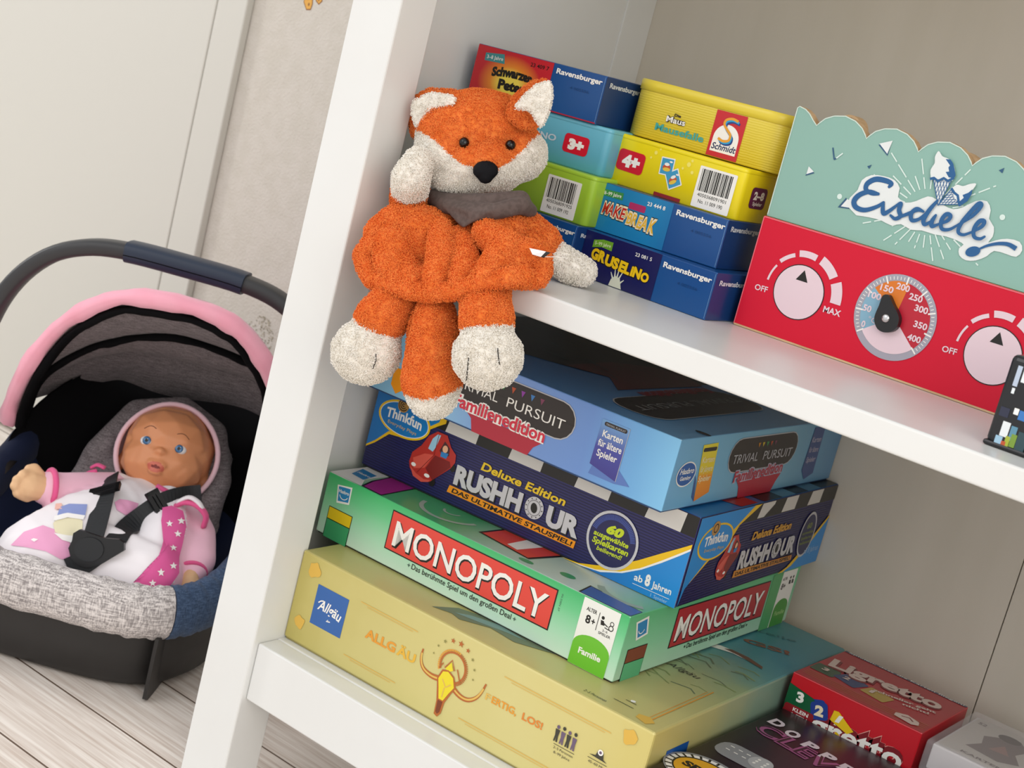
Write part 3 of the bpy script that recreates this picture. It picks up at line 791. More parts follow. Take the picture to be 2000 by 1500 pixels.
F.poly([(186, 0.4), (200, 1.5), (214, 5.5), (228, 11.5), (243, 21), (258, 32), (270, 40.5), (277.5, 46), (277.5, 0.4)], YEL, 4)
F.poly([(196, 0.4), (214, 2.4), (232, 8.2), (246, 16.5), (259, 27), (270, 36.5), (277.5, 43.0), (277.5, 0.4)], W_, 5)
F.poly([(202, 0.4), (218, 2.2), (234, 8.0), (247, 15.8), (260, 26), (271, 35.5), (277.5, 41.4), (277.5, 0.4)], cy, 6)
F.text('ab', (243.6, 7.2), (250.2, 7.4), 4.8, W_, 8, bold=0.02); F.text('8', (252.0, 7.2), (256.0, 7.4), 7.6, W_, 8, bold=0.05); F.text('Jahren', (257.6, 7.4), (272.6, 8.0), 4.8, W_, 8, bold=0.02)
F.line([(243.5, 4.6), (272.4, 5.0)], 0.35, W_, 8); F.text('1 Spieler', (258.6, 1.3), (271.6, 1.5), 2.4, mat('pale_blue', 'A8CDEB', 0.35), 8)
# right side
R.rect(60, 52.6, 239, 64.6, K, 2)
for a in (96, 138, 186): R.poly([(a+2, 64.4), (a+24, 64.4), (a+22, 53.4), (a-2, 53.4)], silverd, 3)
R.poly([(104, 52.8), (126, 52.8), (122, 63.5)], K, 4)
R.poly([(0.6, 64.5), (0.6, 13), (6, 15), (30, 30), (58, 42), (66, 52), (96, 64.5)], YEL, 4)
R.poly([(0.6, 64.5), (0.6, 1), (4.5, 13.8), (26, 30), (50, 42), (58, 50), (84, 64.5)], cy, 5)
R.ell(33, 44.2, 26.5, 13.4, YEL, 6); R.ell(33, 44.2, 24.6, 12.0, cy, 7); R.text('Thinkfun', (14.5, 42.4), (50.8, 42.4), 7.2, W_, 8, bold=0.03, arc=1.0)
R.ell(27, 54.6, 6, 5.2, mat('tan_print', 'B98C48', 0.35), 8); R.ring(27, 54.6, 2.6, 3.4, K, 9); R.text('Everyday Plays', (18, 38.2), (48, 37.6), 2.4, ambl, 8)
cartoon_car(R, 47, 15, 0.74)
R.text('Deluxe Edition', (94.5, 37.0), (163, 37.4), 6.2, mat('title_ochre', 'D39A22', 0.33), 6, bold=0.045, shear=0.2)
metal_title(R, 82.5, 182.0, 16.8, 13.4)
R.poly([(79.6, 10.2), (183, 9.4), (182.5, 13.6), (79.6, 15.6)], mat('amber_bar', 'CF8722', 0.34), 5); R.text('DAS ULTIMATIVE STAUSPIEL!', (83, 11.4), (180, 10.4), 2.9, K, 6, bold=0.03)
R.ell(201.3, 27.8, 14.6, 18.6, silver, 6); R.ell(201.3, 27.8, 12.8, 16.6, mat('deep_navy', '1C1C50', 0.34), 7)
dl = mat('dull_lime', '7C8A3A', 0.35)
R.text('60', (197, 33), (206, 33), 4.6, dl, 8, bold=0.04)
for k, y_ in enumerate((28.4, 24.2, 20.2)): R.text(('ausgewählte', 'Spielkarten', 'beiliegend!')[k], (191, y_), (212, y_), 2.6, dl, 8, bold=0.02)
R.poly([(165, 0.4), (180, 4), (200, 15), (222, 29), (239, 40), (239, 0.4)], YEL, 4); R.poly([(174, 0.4), (188, 4), (206, 14), (226, 28), (239, 37.4), (239, 0.4)], cy, 5)
R.text('ab 8 Jahren', (206, 11), (234, 11), 5, mat('pale_blue', 'A8CDEB', 0.35), 7)
T.poly([(0, 0.6), (200, 0.6), (200, 60), (0, 60)], K, 1)
T.poly([(262, 90), (277, 90), (277, 64), (262, 58)], mat('car_red', 'B83028', 0.3), 2)
for a in (20, 75, 130, 185): T.rect(a, 0.6, a+28, 12, silverd, 2)
for a in (132, 180): T.rect(255, a, 277.6, a+24, mat('top_check', '5C8CA8', 0.35), 2)
T.rect(240, 100, 277.6, 132, K, 1); T.rect(240, 156, 277.6, 180, K, 1); T.rect(240, 204, 277.6, 238, K, 1)
T.text('ab 8', (252, 20), (262, 20), 4, mat('pale_blue', 'A8CDEB', 0.35), 2)
mb.build('lid', t)

# ---- light blue trivia game, family edition
b1 = grad('sky_front', 0, [(0, '8CC4E4'), (0.08, '8FC3E6'), (0.12, '7C9FDC'), (0.20, '6F97D8'), (0.24, '72B1E6'), (0.267, '84C6F0')], 0.32)
b2 = grad('sky_side', 1, [(0, '74B0DA'), (0.06, '78B6D8'), (0.16, '7CB4CE'), (0.268, '5F92BC')], 0.32)
b3 = grad('sky_top', 0, [(0, '3C6496'), (0.10, '3F6CA4'), (0.20, '5588BC'), (0.267, '6A9EC8')], 0.28)
t, mb, F, R, T = carton('board_game_box', 'light blue game box with a black rounded badge, topmost of the big stack', (-0.0325, 0.0837, 0.1810, 0.0162, 0.2670, 0.2681, 0.0506),
                        (b1, b2, b3, mat('sky_edge', '9FCBE8', 0.4)), tray=mat('blue_tray', '2C4A78', 0.6))
badge = mat('badge_black', '2A2422', 0.3)
def bdg(F, x0, x1, y0, y1, flip=False):
    r_ = (y1-y0)/2-0.1
    F.rrect(x0, y0, x1, y1, r_, LG, 2); F.rrect(x0+0.8, y0+0.8, x1-0.8, y1-0.8, r_-0.6, badge, 3)
def fam(F, p0, p1, cap, c1, c2=W_, L=5):
    F.text('Familienedition', p0, p1, cap, c2, L, bold=0.10); F.text('Familienedition', p0, p1, cap, c1, L+1, bold=0.028)
famred = mat('family_red', 'D42A44', 0.32); carpet = mat('carpet_red', 'B3243A', 0.35)
F.poly([(100, 13), (106, 9), (109, 0.4), (158, 0.4), (161, 7), (167, 12)], carpet, 2)
bdg(F, 80.5, 189.0, 18.6, 45.4)
F.text('TRIVIAL', (88, 26.6), (124, 26.6), 7.2, W_, 5, bold=-0.004); F.text('PURSUIT', (132.0, 26.6), (181.0, 26.6), 7.2, W_, 5, bold=-0.004)
for k, c_ in enumerate(('C98A1E', 'D0B828', '3F9A50', 'B8502A', '8C3AA0', '3F7FC0', '7C3A58')):
    a = 110+k*8.2; F.poly([(a-1.8, 41), (a+1.8, 41), (a, 36.6)], mat('wedge_'+c_, c_, 0.35), 5)
fam(F, (88.5, 13.2), (168.5, 13.2), 9.0, famred)
F.poly([(207.5, 6), (228, 6), (240, 8), (229, 16), (210, 16)], mat('box_shadow_blue', '5C7CC0', 0.35), 1)
F.poly([(207.8, 44.3), (229.5, 44.3), (229.0, 7.6), (206.8, 12.6)], grad('violet_card', 2, [(0.008, '3E3A8C'), (0.026, '4A4FA4'), (0.045, '78AADC')], 0.32), 2)
F.line([(229.5, 44.3), (229.0, 7.6)], 0.4, LG, 3)
F.rrect(210, 40.4, 228, 43.2, 1.3, badge, 3); F.text('TRIVIAL PURSUIT', (211.2, 41.0), (226.8, 41.0), 1.4, LG, 4)
for s_, y_, a0, a1 in (('Karten', 33.0, 210.6, 226.6), ('für ältere', 26.4, 209.0, 227.6), ('Spieler', 19.6, 210.0, 226.0)):
    F.text(s_, (a0, y_), (a1, y_), 4.8, W_, 4, bold=0.018)
F.poly([(31, 22), (31, 9), (37, 3.5), (44, 9), (44, 22)], ORA, 2)
# right side
R.u = R.u/0.908
R.ell(17.5, 25.6, 11.8, 8.8, W_, 2); R.ell(17.5, 25.6, 10.8, 7.9, mat('hasbro_blue', '2B5FA8', 0.33), 3)
R.text('Hasbro', (9.0, 26.0), (26.0, 26.0), 4.0, W_, 4, bold=0.02, shear=0.2); R.text('Gaming', (11.0, 21.6), (24.0, 21.6), 3.0, W_, 4, bold=0.02)
R.poly([(30, 44.8), (49, 45.3), (54.5, 9.5), (37.4, 4.4)], grad('amber_card', 2, [(0.004, 'E8862A'), (0.022, 'EE9C2A'), (0.026, 'E6D02C'), (0.045, 'E6D838')], 0.33), 2)
R.poly([(30, 24), (33, 20), (37.4, 4.4), (33, 8)], mat('card_shade_blue', '3C5C94', 0.35), 1)
R.rrect(31.5, 39.8, 48.6, 42.6, 1.3, badge, 3)
for q, y_ in (('Karten', 32.0), ('für jüngere', 25.4), ('Spieler', 18.6)): R.text(q, (33.5+(32-y_)*0.12, y_), (49.0+(32-y_)*0.12, y_), 4.4, mat('cream_print', 'F1E6B4', 0.35), 4, bold=0.018)
bdg(R, 69.0, 169.0, 20.4, 46.2)
R.text('TRIVIAL', (75.5, 27.6), (111, 27.4), 7.0, LG, 5); R.text('PURSUIT', (119.0, 27.4), (162, 27.0), 7.0, LG, 5)
for k, c_ in enumerate(('C98A1E', 'D0B828', '3F9A50', 'B8502A', '7C3A58')): a = 108+k*6; R.poly([(a-1.6, 41), (a+1.6, 41), (a, 37.4)], mat('wedge_'+c_, c_, 0.35), 5)
R.poly([(90, 14), (95, 9), (98, 0.4), (146, 0.4), (150, 8), (155, 14)], carpet, 2)
fam(R, (84.0, 13.6), (154.5, 15.6), 8.2, mat('family_deep_red', 'B02A40', 0.33), mat('lilac_grey', 'B9B4C8', 0.35))
R.poly([(191, 47), (208, 47), (210, 9), (197, 5), (189, 13)], mat('side_card_blue', '3F568C', 0.35), 2)
for q, y_ in (('Karten', 35.0), ('für ältere', 27), ('Spieler', 19)): R.text(q, (191.5, y_), (206.5, y_), 4.4, mat('lilac_grey', 'B9B4C8', 0.35), 4, bold=0.015)
# dark painting on the top, tones lowered further as painted shade, badge turned round
T.poly([(-0.0, 60), (30, 46), (80, 60), (120, 78), (150, 96), (175, 120), (178, 243), (0, 243)], mat('shaded_painting', '1F1C22', 0.3), 1)
T.poly([(120, 80), (150, 96), (176, 66), (180, 186), (140, 206), (118, 150)], mat('shaded_red', '5A2028', 0.3), 2)
rr = random.Random(5)
for k in range(26):
    a = 10+rr.random()*130; bb = 100+rr.random()*110
    T.line([(a, bb), (a+14, bb+5*rr.random()), (a+26, bb-6*rr.random())], 1.0+rr.random(), mat(('shaded_gold', 'shaded_teal', 'shaded_plum')[k % 3], ('4A3C26', '24404A', '40242E')[k % 3], 0.3), 3)
def turned(F, s__, c0, c1, cap, m_, L, bold):  # lettering running along +depth, read from the right-hand side
    F.text(s__, c0, c1, cap, m_, L, bold=bold)
T.rrect(190, 22, 236, 196, 20, LG, 3); T.rrect(191, 23, 235, 195, 19.4, badge, 4)
turned(T, 'TRIVIAL PURSUIT', (207, 184), (207, 34), 10, mat('shaded_silver', '8C8C8C', 0.35), 6, 0.0)
T.text('Familienedition', (184, 180), (184, 80), 11, mat('shaded_crimson', '8A2434', 0.33), 5, bold=0.06)
T.ell(262, 38, 6, 3, badge, 3)
mb.build('lid', t)

# ---- small card-game boxes on the upper shelf
rvb = grad('publisher_blue', 2, [(0, '12508F'), (0.034, '0F4B8C')], 0.28)
rvs = mat('publisher_navy', '123A74', 0.28)
def pub_box(name, label, P, left_mat, split, txt, group=None, side_name=True):
    t, mb, F, R, T = carton(name, label, P, (rvb, rvs, rvb, mat('publisher_edge', '2E6CB0', 0.25)), bev=0.0006, group=group, tray=None)
    w, d, h = P[4]*1000, P[5]*1000, P[6]*1000
    F.rect(0.4, 0.3, split, h-0.3, left_mat, 1)
    F.text('Ravensburger', (txt[0], txt[2]), (txt[1], txt[2]), txt[3], W_, 3, bold=0.03)
    R.text('Ravensburger', (5.5, txt[2]-0.6), (46.5, txt[2]-0.9), txt[3]*0.95, mat('label_pale', 'D5DCE6', 0.35), 3, bold=0.03)
    F.line([(w-0.8, 1), (w-0.8, h-1)], 0.25, mat('edge_glint', '7FA8D4', 0.3), 2)
    F.text('4 005556', (txt[0]+14, txt[2]-8), (txt[0]+30, txt[2]-8), 2.0, mat('emboss_blue', '0E4078', 0.3), 2)
    return t, mb, F, R, T
# right stack
t, mb, F, R, T = pub_box('card_game_box', 'dark navy small box with a yellow title, lowest of the right shelf stack',
    (0.1041, 0.1204, 0.3046, -0.0541, 0.1089, 0.090, 0.0320), mat('midnight_print', '151A55', 0.3), 64.9, (67.6, 106.6, 24.4, 3.6))
F.poly([(8.3, 21.4), (8.3, 26.6), (16, 28.6), (24.5, 28.8), (24.6, 22.8), (16, 23.4)], mat('tag_green', '6FA52E', 0.33), 3)
F.text('5–99 Jahre', (9.8, 23.8), (23.2, 24.8), 2.4, mat('tag_pale', 'DCE8B8', 0.35), 4, bold=0.01)
F.text('23 081 5', (44.0, 25.1), (57.8, 25.2), 2.5, W_, 3, bold=0.01)
gy = mat('spooky_yellow', 'EFC51A', 0.33)
for q, a0, a1, b_, c_ in (('GR', 8.6, 21.6, 14.2, 7.2), ('US', 21.0, 33.4, 13.0, 7.0), ('EL', 33.4, 43.4, 12.2, 7.0), ('iN', 43.4, 52.6, 11.8, 6.6), ('O', 52.2, 59.4, 11.0, 5.8)):
    F.text(q, (a0, b_), (a1, b_-0.6), c_, K, 3, bold=0.12); F.text(q, (a0+0.3, b_+0.1), (a1-0.3, b_-0.5), c_, gy, 4, bold=0.06)
hd = mat('bone_print', 'D8DCCB', 0.4)
F.poly([(29, 0.4), (30, 5), (33, 8), (37, 7), (40, 0.4)], hd, 3)
for a, b_, c_, d_ in ((31, 6, 28.6, 9.5), (32.6, 7, 31.6, 12), (34.4, 7.5, 34.6, 12.6), (36.2, 7, 37.8, 11.4), (37.6, 4, 40.4, 7)): F.line([(a, b_), (c_, d_)], 1.1, hd, 3, taper=[1.2, 0.5])
mb.build('carton', t)

t, mb, F, R, T = pub_box('card_game_box', 'blue small box with a red and cream title, right under the yellow 4+ tin',
    (0.0958, 0.1306, 0.3368, -0.0048, 0.1065, 0.090, 0.0330), grad('cyan_small', 0, [(0, '1E7FB4'), (0.05, '1684BC'), (0.065, '1874AE')], 0.28), 63.7, (67.2, 105.4, 26.2, 3.7))
F.poly([(7.0, 24.2), (6.4, 28.4), (23.5, 29.4), (23.8, 24.4)], mat('tag_green2', '3C8F4A', 0.33), 3)
F.text('8–99 Jahre', (8.2, 25.0), (22.4, 25.8), 2.5, W_, 4, bold=0.01)
F.rrect(29.9, 20.6, 43.4, 25.2, 1, mat('pink_tile', 'B02A62', 0.33), 3); F.text('23 444 8', (43.6, 26.3), (58.2, 26.5), 2.7, W_, 4, bold=0.02)
cm = mat('crumb_cream', 'F0E2C0', 0.35); cr = mat('crumb_red', 'C42A22', 0.33); cyl = mat('crumb_yellow', 'EAB93A', 0.33)
for q, a0, a1, b_, c_, c2 in (('MA', 9.6, 19.2, 12.4, 8.4, cr), ('KE', 19.0, 28.8, 11.8, 9.0, cr), ("'N", 27.6, 32.4, 13.4, 5.4, cyl), ('BR', 30.6, 39.4, 10.6, 8.4, cyl), ('EA', 39.2, 48.2, 9.8, 8.6, cyl), ('K', 48.6, 54.4, 9.2, 9.6, cyl)):
    F.text(q, (a0, b_), (a1, b_), c_, K, 3, bold=0.13, shear=0.1); F.text(q, (a0, b_), (a1, b_), c_, cm, 4, bold=0.09, shear=0.1); F.text(q, (a0+0.5, b_+0.2), (a1-0.3, b_+0.2), c_*0.92, c2, 5, bold=0.02, shear=0.1)
mb.build('carton', t)

def barcode(F, x0, x1, y0, y1, n1, n2):
    F.rrect(x0, y0, x1, y1, 0.8, W_, 3)
    r_ = random.Random(int(x0*10)); a = x0+2.2; yb = y0+(y1-y0)*0.40
    while a < x1-3.4:
        w_ = r_.choice((0.35, 0.35, 0.7, 1.05)); F.rect(a, yb, a+w_, y1-1.6, K, 4); a += w_+r_.choice((0.4, 0.4, 0.75))
    F.text(n1, (x0+3.2, y0+7.4), (x1-3.6, y0+7.4), 2.4, K, 4); F.text(n2, (x0+5, y0+3.2), (x1-5.4, y0+3.2), 2.6, K, 4)
yl = grad('lemon_tin', 2, [(0, 'EBD71C'), (0.033, 'F2DF1E')], 0.25)
def tin(name, label, P, m_side, m_lid, rad, lid_h=0.006, cat='card game', lidname='lid', step=0.0008, group=None):
    """stamped metal tin with round corners: body and a lid that oversails it a little"""
    x, y, z, a, w, d, h = P
    t = thing(name, label, cat, (x, y, z), a, group)
    def ring_pts(g, zz):
        out = []
        for cx, cy_, st in ((w-rad, rad, -90), (w-rad, d-rad, 0), (rad, d-rad, 90), (rad, rad, 180)):
            for k in range(7):
                an = math.radians(st+k*15); out.append((cx+(rad+g)*math.cos(an), cy_+(rad+g)*math.sin(an), zz))
        return out
    mb = MB(); e = 0.0009
    rows = [ring_pts(-e, 0), ring_pts(0, e), ring_pts(0, h-lid_h)]
    mb.grid(rows, m_side, closed_u=True); mb.add(ring_pts(-e, 0), [list(range(28))[::-1]], m_side)
    lb = MB()
    rows = [ring_pts(-0.0002, h-lid_h), ring_pts(step, h-lid_h+0.0002), ring_pts(step, h-0.0010), ring_pts(step-0.0010, h)]
    lb.grid(rows, m_lid, closed_u=True); lb.add(ring_pts(step-0.0010, h), [list(range(28))], m_lid)
    lb.build(lidname, t)
    F, R, T = faces_of(mb, w, d, h)
    return t, mb, F, R, T
t, mb, F, R, T = tin('memory_game_tin', 'bright yellow tin with a red 4+ badge and a white barcode',
    (0.0908, 0.1437, 0.3699, -0.0512, 0.1107, 0.092, 0.0345), yl, yl, 0.005, 0.003, step=0.0)
mrn = mat('badge_maroon', '5F1F4A', 0.3); rb_ = mat('badge_red', 'D01C33', 0.28)
F.rrect(8.4, 10.0, 31.0, 24.6, 3, rb_, 3, rot=-0.02); F.text('4+', (12.6, 13.6), (27.6, 13.8), 7.6, W_, 4, bold=0.08)
pic = mat('picture_blue', '3F9CC8', 0.3); pr = mat('picture_red', 'C8553A', 0.3); py = mat('picture_yellow', 'E6C34A', 0.3)
for a, b_, rt in ((49.5, 21.2, 0.06), (57.0, 14.2, 0.55)):
    F.rrect(a-5.6, b_-6.0, a+5.6, b_+6.0, 0.5, W_, 3, rot=rt); F.rrect(a-4.8, b_-5.2, a+4.8, b_+5.2, 0.3, pic, 4, rot=rt)
    F.ell(a, b_-0.8, 3.2, 2.2, pr, 5, rot=rt); F.ell(a+0.3, b_-2.0, 3.0, 1.3, py, 6, rot=rt); F.ell(a-0.2, b_+1.4, 2.0, 1.1, W_, 6, rot=rt); F.ell(a+2.6, b_+3.6, 1.3, 0.6, W_, 6)
barcode(F, 75.4, 105.2, 1.0, 28.4, '4050368091901', 'No. 11 009 190')
dot = mat('lemon_dot', 'F6E970', 0.3)
for a, b_, r_ in ((38, 28, 1.3), (66, 26.5, 1.6), (62, 23, 0.9), (70, 22, 1.2), (35, 24, 0.8), (68, 29.5, 1.0), (41, 31, 0.7)): F.ell(a, b_, r_, r_, dot, 2)
F.rect(44.5, 0.3, 66.5, 2.8, mat('bottom_red', '8E1B26', 0.35), 2)
R.rrect(12.4, 9.4, 32.6, 23.6, 3, mrn, 3); R.text('2–8', (16.0, 15.6), (29.4, 15.8), 5.2, W_, 4, bold=0.05); R.text('Spieler', (16.8, 11.6), (29.2, 11.6), 2.6, W_, 4, bold=0.02)
mb.build('body', t)

yr = grad('straw_tin', 2, [(0, 'DCC537'), (0.03, 'E2CE47'), (0.039, 'E8D548')], 0.3)
m = yr
n, l, b = nodes(m)
wv = n.new('ShaderNodeTexWave'); wv.wave_type = 'BANDS'; wv.bands_direction = 'Z'; wv.inputs['Scale'].default_value = 190; wv.inputs['Distortion'].default_value = 1.5
tcc = n.new('ShaderNodeTexCoord'); l.new(tcc.outputs['Object'], wv.inputs['Vector'])
bp = n.new('ShaderNodeBump'); bp.inputs['Strength'].default_value = 0.25; bp.inputs['Distance'].default_value = 0.0006
l.new(wv.outputs['Fac'], bp.inputs['Height']); l.new(bp.outputs['Normal'], b.inputs['Normal'])
t, mb, F, R, T = tin('mousetrap_game_tin', 'pale yellow tin with a red logo, on top of the 4+ tin',
    (0.0882, 0.1514, 0.4050, 0.0165, 0.1280, 0.098, 0.0392), yr, mat('straw_lid', 'E6D143', 0.28), 0.022, 0.0075, step=0.0009)
F.rect(71.6, 0.6, 95.2, 31.2, mat('logo_red', 'C8242C', 0.3), 3)
F.poly([(73.6, 4.0)]+[(83.4+9.6*math.cos(PI*(1-k/16)), 13.5+9.6*math.sin(PI*(1-k/16))) for k in range(17)]+[(93.2, 4.0)], W_, 4)
F.text('Schmidt', (74.3, 5.6), (92.6, 5.8), 4.4, mat('logo_navy', '1C2C5A', 0.35), 5, bold=0.02, shear=0.2)
sp = [(90.2, 25.8), (85.5, 26.6), (81.2, 25.0), (80.6, 21.8), (84.0, 18.6), (87.0, 15.8), (86.6, 12.2), (82.5, 11.0), (78.6, 12.2)]
for off, c_, lay in (((0.9, -1.0), '1E3F86', 5), ((0, 0), '2FA3D8', 6), ((-0.8, 0.9), 'E8A32C', 7)):
    F.line([(p.x+off[0], p.y+off[1]) for p in smooth_pts([(a, b_, 0) for a, b_ in sp], 4)], 1.7, mat('swirl_'+c_, c_, 0.3), lay)
F.text('Maus', (35.4, 14.8), (50.6, 14.8), 4.0, K, 3, bold=0.09); F.text('Maus', (35.4, 14.8), (50.6, 14.8), 4.0, W_, 4, bold=0.02)
F.text('Die', (40.8, 19.4), (46.0, 19.4), 1.9, K, 3, bold=0.04)
F.text('Mausefalle', (28.4, 7.4), (67.4, 7.4), 4.9, mat('title_teal', '3FA6A0', 0.33), 4, bold=0.025)
mb.build('body', t)

# left stack, behind the fox
t, mb, F, R, T = pub_box('card_game_box', 'blue small box under the lime green tin, half hidden by the fox',
    (-0.0029, 0.1101, 0.3045, -0.0132, 0.1070, 0.090, 0.0331), rvb, 40, (73.8, 106.0, 26.4, 2.9))
mb.build('carton', t)
gn = grad('lime_tin', 2, [(0, '9CC63A'), (0.033, 'A6CF3C')], 0.25)
t, mb, F, R, T = tin('memory_game_tin', 'lime green tin with a white barcode beside the chin of the fox', (-0.0013, 0.1175, 0.3378, -0.0079, 0.1050, 0.088, 0.0345), gn, gn, 0.005, 0.003, step=0.0)
barcode(F, 66.0, 95.0, 1.2, 27.4, '4050368091925', 'No. 11 009 192')
mb.build('body', t)
lb_ = grad('aqua_tin', 2, [(0, '5FAFCB'), (0.033, '6DBBD2')], 0.25)
t, mb, F, R, T = tin('memory_game_tin', 'light blue tin with a red 3+ badge, directly under the red and blue box', (-0.0058, 0.1240, 0.3724, 0.0334, 0.1050, 0.088, 0.0330), lb_, lb_, 0.005, 0.003, step=0.0)
F.rrect(69.2, 9.8, 90.0, 22.8, 2.8, rb_, 3); F.text('3+', (73.4, 12.8), (86.4, 13.2), 6.6, W_, 4, bold=0.08)
F.text('DOMINO', (26, 13.8), (62.6, 14.8), 4.4, mat('tin_silver', 'C4D3DE', 0.3), 3, bold=0.03)
mb.build('body', t)
t, mb, F, R, T = pub_box('card_game_box', 'red and blue small box with a black title, above the head of the fox',
    (-0.0266, 0.1226, 0.4056, 0.0182, 0.1126, 0.090, 0.0333), mat('glow_base', 'C41F2C', 0.3), 67.8, (71.2, 110.2, 26.8, 3.7))
gm = mat('glow_print', 'C41F2C', 0.3); n, l, b = nodes(gm)
tc = n.new('ShaderNodeTexCoord'); mp = n.new('ShaderNodeMapping'); mp.inputs['Location'].default_value = (-0.034/0.028, 0, -0.011/0.020); mp.inputs['Scale'].default_value = (1/0.028, 0, 1/0.020)
l.new(tc.outputs['Object'], mp.inputs['Vector']); vl = n.new('ShaderNodeVectorMath'); vl.operation = 'LENGTH'; l.new(mp.outputs[0], vl.inputs[0])
r = n.new('ShaderNodeValToRGB'); el = r.color_ramp.elements
el[0].position = 0.3; el[0].color = (*lin('F4DE58'), 1); el[1].position = 1.0; el[1].color = (*lin('C41F2C'), 1)
e = el.new(0.6); e.color = (*lin('E88A2C'), 1)
l.new(vl.outputs['Value'], r.inputs['Fac']); l.new(r.outputs['Color'], b.inputs['Base Color'])
F.rect(0.5, 0.4, 67.8, 32.9, gm, 2)
F.poly([(8.4, 22.8), (8.0, 28.2), (24.6, 30.2), (26.4, 23.6)], mat('tag_teal', '3F8E92', 0.33), 3); F.text('3–8 Jahre', (10, 24.6), (24.4, 25.4), 2.6, W_, 4, bold=0.01)
F.text('Schwarzer', (17.4, 13.6), (53.0, 15.2), 6.2, K, 4, bold=0.06, arc=1.5); F.text('Peter', (25.2, 6.4), (49.6, 7.0), 6.6, K, 4, bold=0.06)
F.text('23 409 7', (48.6, 26.8), (64.6, 26.9), 2.8, K, 4, bold=0.01)
F.rect(67.8, 0.3, 112.2, 1.1, mat('rim_red', 'B8243A', 0.3), 3)
mb.build('carton', t)

# ================================================================== WOODEN TOY ICE CREAM STAND
tcol = grad('mint_shaded_print', 0, [(0, '8DB8AC'), (0.35, '93C0B5')], 0.38)  # slightly darker to the left: shade painted into the mint
ply = add_noise(mat('plywood', 'D9B98F', 0.55), 'C6A276', 60, 4, 0.4, 0.7, stretch=(1, 1, 6))
rtoy = mat('toy_red', 'D81334', 0.5, spec=0.3)
toy = thing('toy_ice_cream_stand', 'mint and red wooden toy ice cream stand with printed dials', 'toy', (0.2202, 0.1448, 0.3045))
outline_top = [(0, 145.8), (1.2, 146.9), (5.8, 145.9), (9.4, 143.8), (13, 140.4), (16.2, 137.9)]
for k in range(5):
    x0 = 16.2+k*35.3
    outline_top += [(x0+1.6, 140.0), (x0+4.6, 143.4), (x0+10, 146.3), (x0+17.6, 147.9), (x0+25, 146.4), (x0+30.6, 143.2), (x0+34, 139.6), (x0+35.3, 137.8)]
WT = 192.7
mb = MB()
up = [(0, 74.2)]+outline_top; pts = up+[(WT, 74.2)]
def slab(mb, pts2, y0, y1, m_front, m_side, x0=0.0):
    a = [(p[0]*0.001+x0, y0, p[1]*0.001) for p in pts2]; area_ = sum(pts2[i-1][0]*pts2[i][1]-pts2[i][0]*pts2[i-1][1] for i in range(len(pts2)))
    if area_ < 0: a = a[::-1]
    n_ = len(a); bck = [(p[0], y1, p[2]) for p in a]
    mb.add(a, [list(range(n_))], m_front); mb.add(bck, [list(range(n_))[::-1]], m_side)
    mb.add(a+bck, [[i, i+n_, (i+1) % n_+n_, (i+1) % n_] for i in range(n_)], m_side)
def inset_edge(F, pts2, wd, m_, L): F.line(pts2, wd, m_, L)
slab(mb, pts, 0, 0.008, tcol, ply)
F = Face(mb, (0, 0, 0), (1, 0, 0), (0, 0, 1), (0, -1, 0))
rim = mat('pale_rim', 'CFE3D9', 0.4)
F.line([(0.4, 75)]+[(a+0.1, b_-0.35) for a, b_ in outline_top], 0.7, rim, 2)
inkb = mat('toy_ink_blue', '1F5E96', 0.35); halo = mat('toy_halo', 'E9EFEF', 0.35); mint_w = mat('mint_white', 'DDF0EA', 0.35); pet = mat('toy_petrol', '2C5A7E', 0.35)
F.poly([(60.6, 135.6), (68.6, 139.2), (68.4, 130.4)], pet, 2); F.poly([(61.0, 136.5), (68.9, 140.2), (67.9, 131.6)], halo, 3)
F.poly([(18.6, 105.3), (24.2, 108.4), (19.6, 110.4)], pet, 2); F.poly([(19.1, 111.6), (23.6, 109.2), (19.0, 106.4)], halo, 3)
F.line([(31.5, 126.8), (34.7, 119.8)], 0.9, pet, 2); F.line([(34.7, 119.8), (38.6, 124.2)], 0.9, pet, 2); F.line([(35.8, 121), (39.2, 125)], 0.9, mint_w, 3)
for a, b_ in ((45.4, 98.6), (149.3, 112.9)): F.ell(a, b_, 1.7, 1.7, mint_w, 2)
F.poly([(57.5, 121.2), (60.2, 122.8), (59.2, 119.8)], pet, 2); F.poly([(138.6, 138.8), (141.4, 141), (141.2, 137.6)], pet, 2)
F.poly([(49.9, 99.0), (46.3, 91.8), (54, 92.8), (53.6, 95)], pet, 2); F.poly([(51, 98.4), (48.2, 92.9), (55, 93.6), (56, 97)], halo, 3)
rr = random.Random(2)
cx, cz = 104.0, 104.0
for k in range(30):
    an = 2*PI*k/30+0.06; ln = (26, 34, 22, 38)[k % 4]+rr.random()*4; r_ = 14
    while r_ < ln:
        sg = 4.5+rr.random()*5
        e_ = min(r_+sg, ln)
        a0, b0, a1, b1 = cx+r_*math.cos(an)*1.15, cz+r_*math.sin(an), cx+e_*math.cos(an)*1.15, cz+e_*math.sin(an)
        if 76.5 < min(b0, b1) and max(b0, b1) < 136: F.line([(a0, b0), (a1, b1)], 0.8, mint_w, 2)
        r_ = e_+1.8
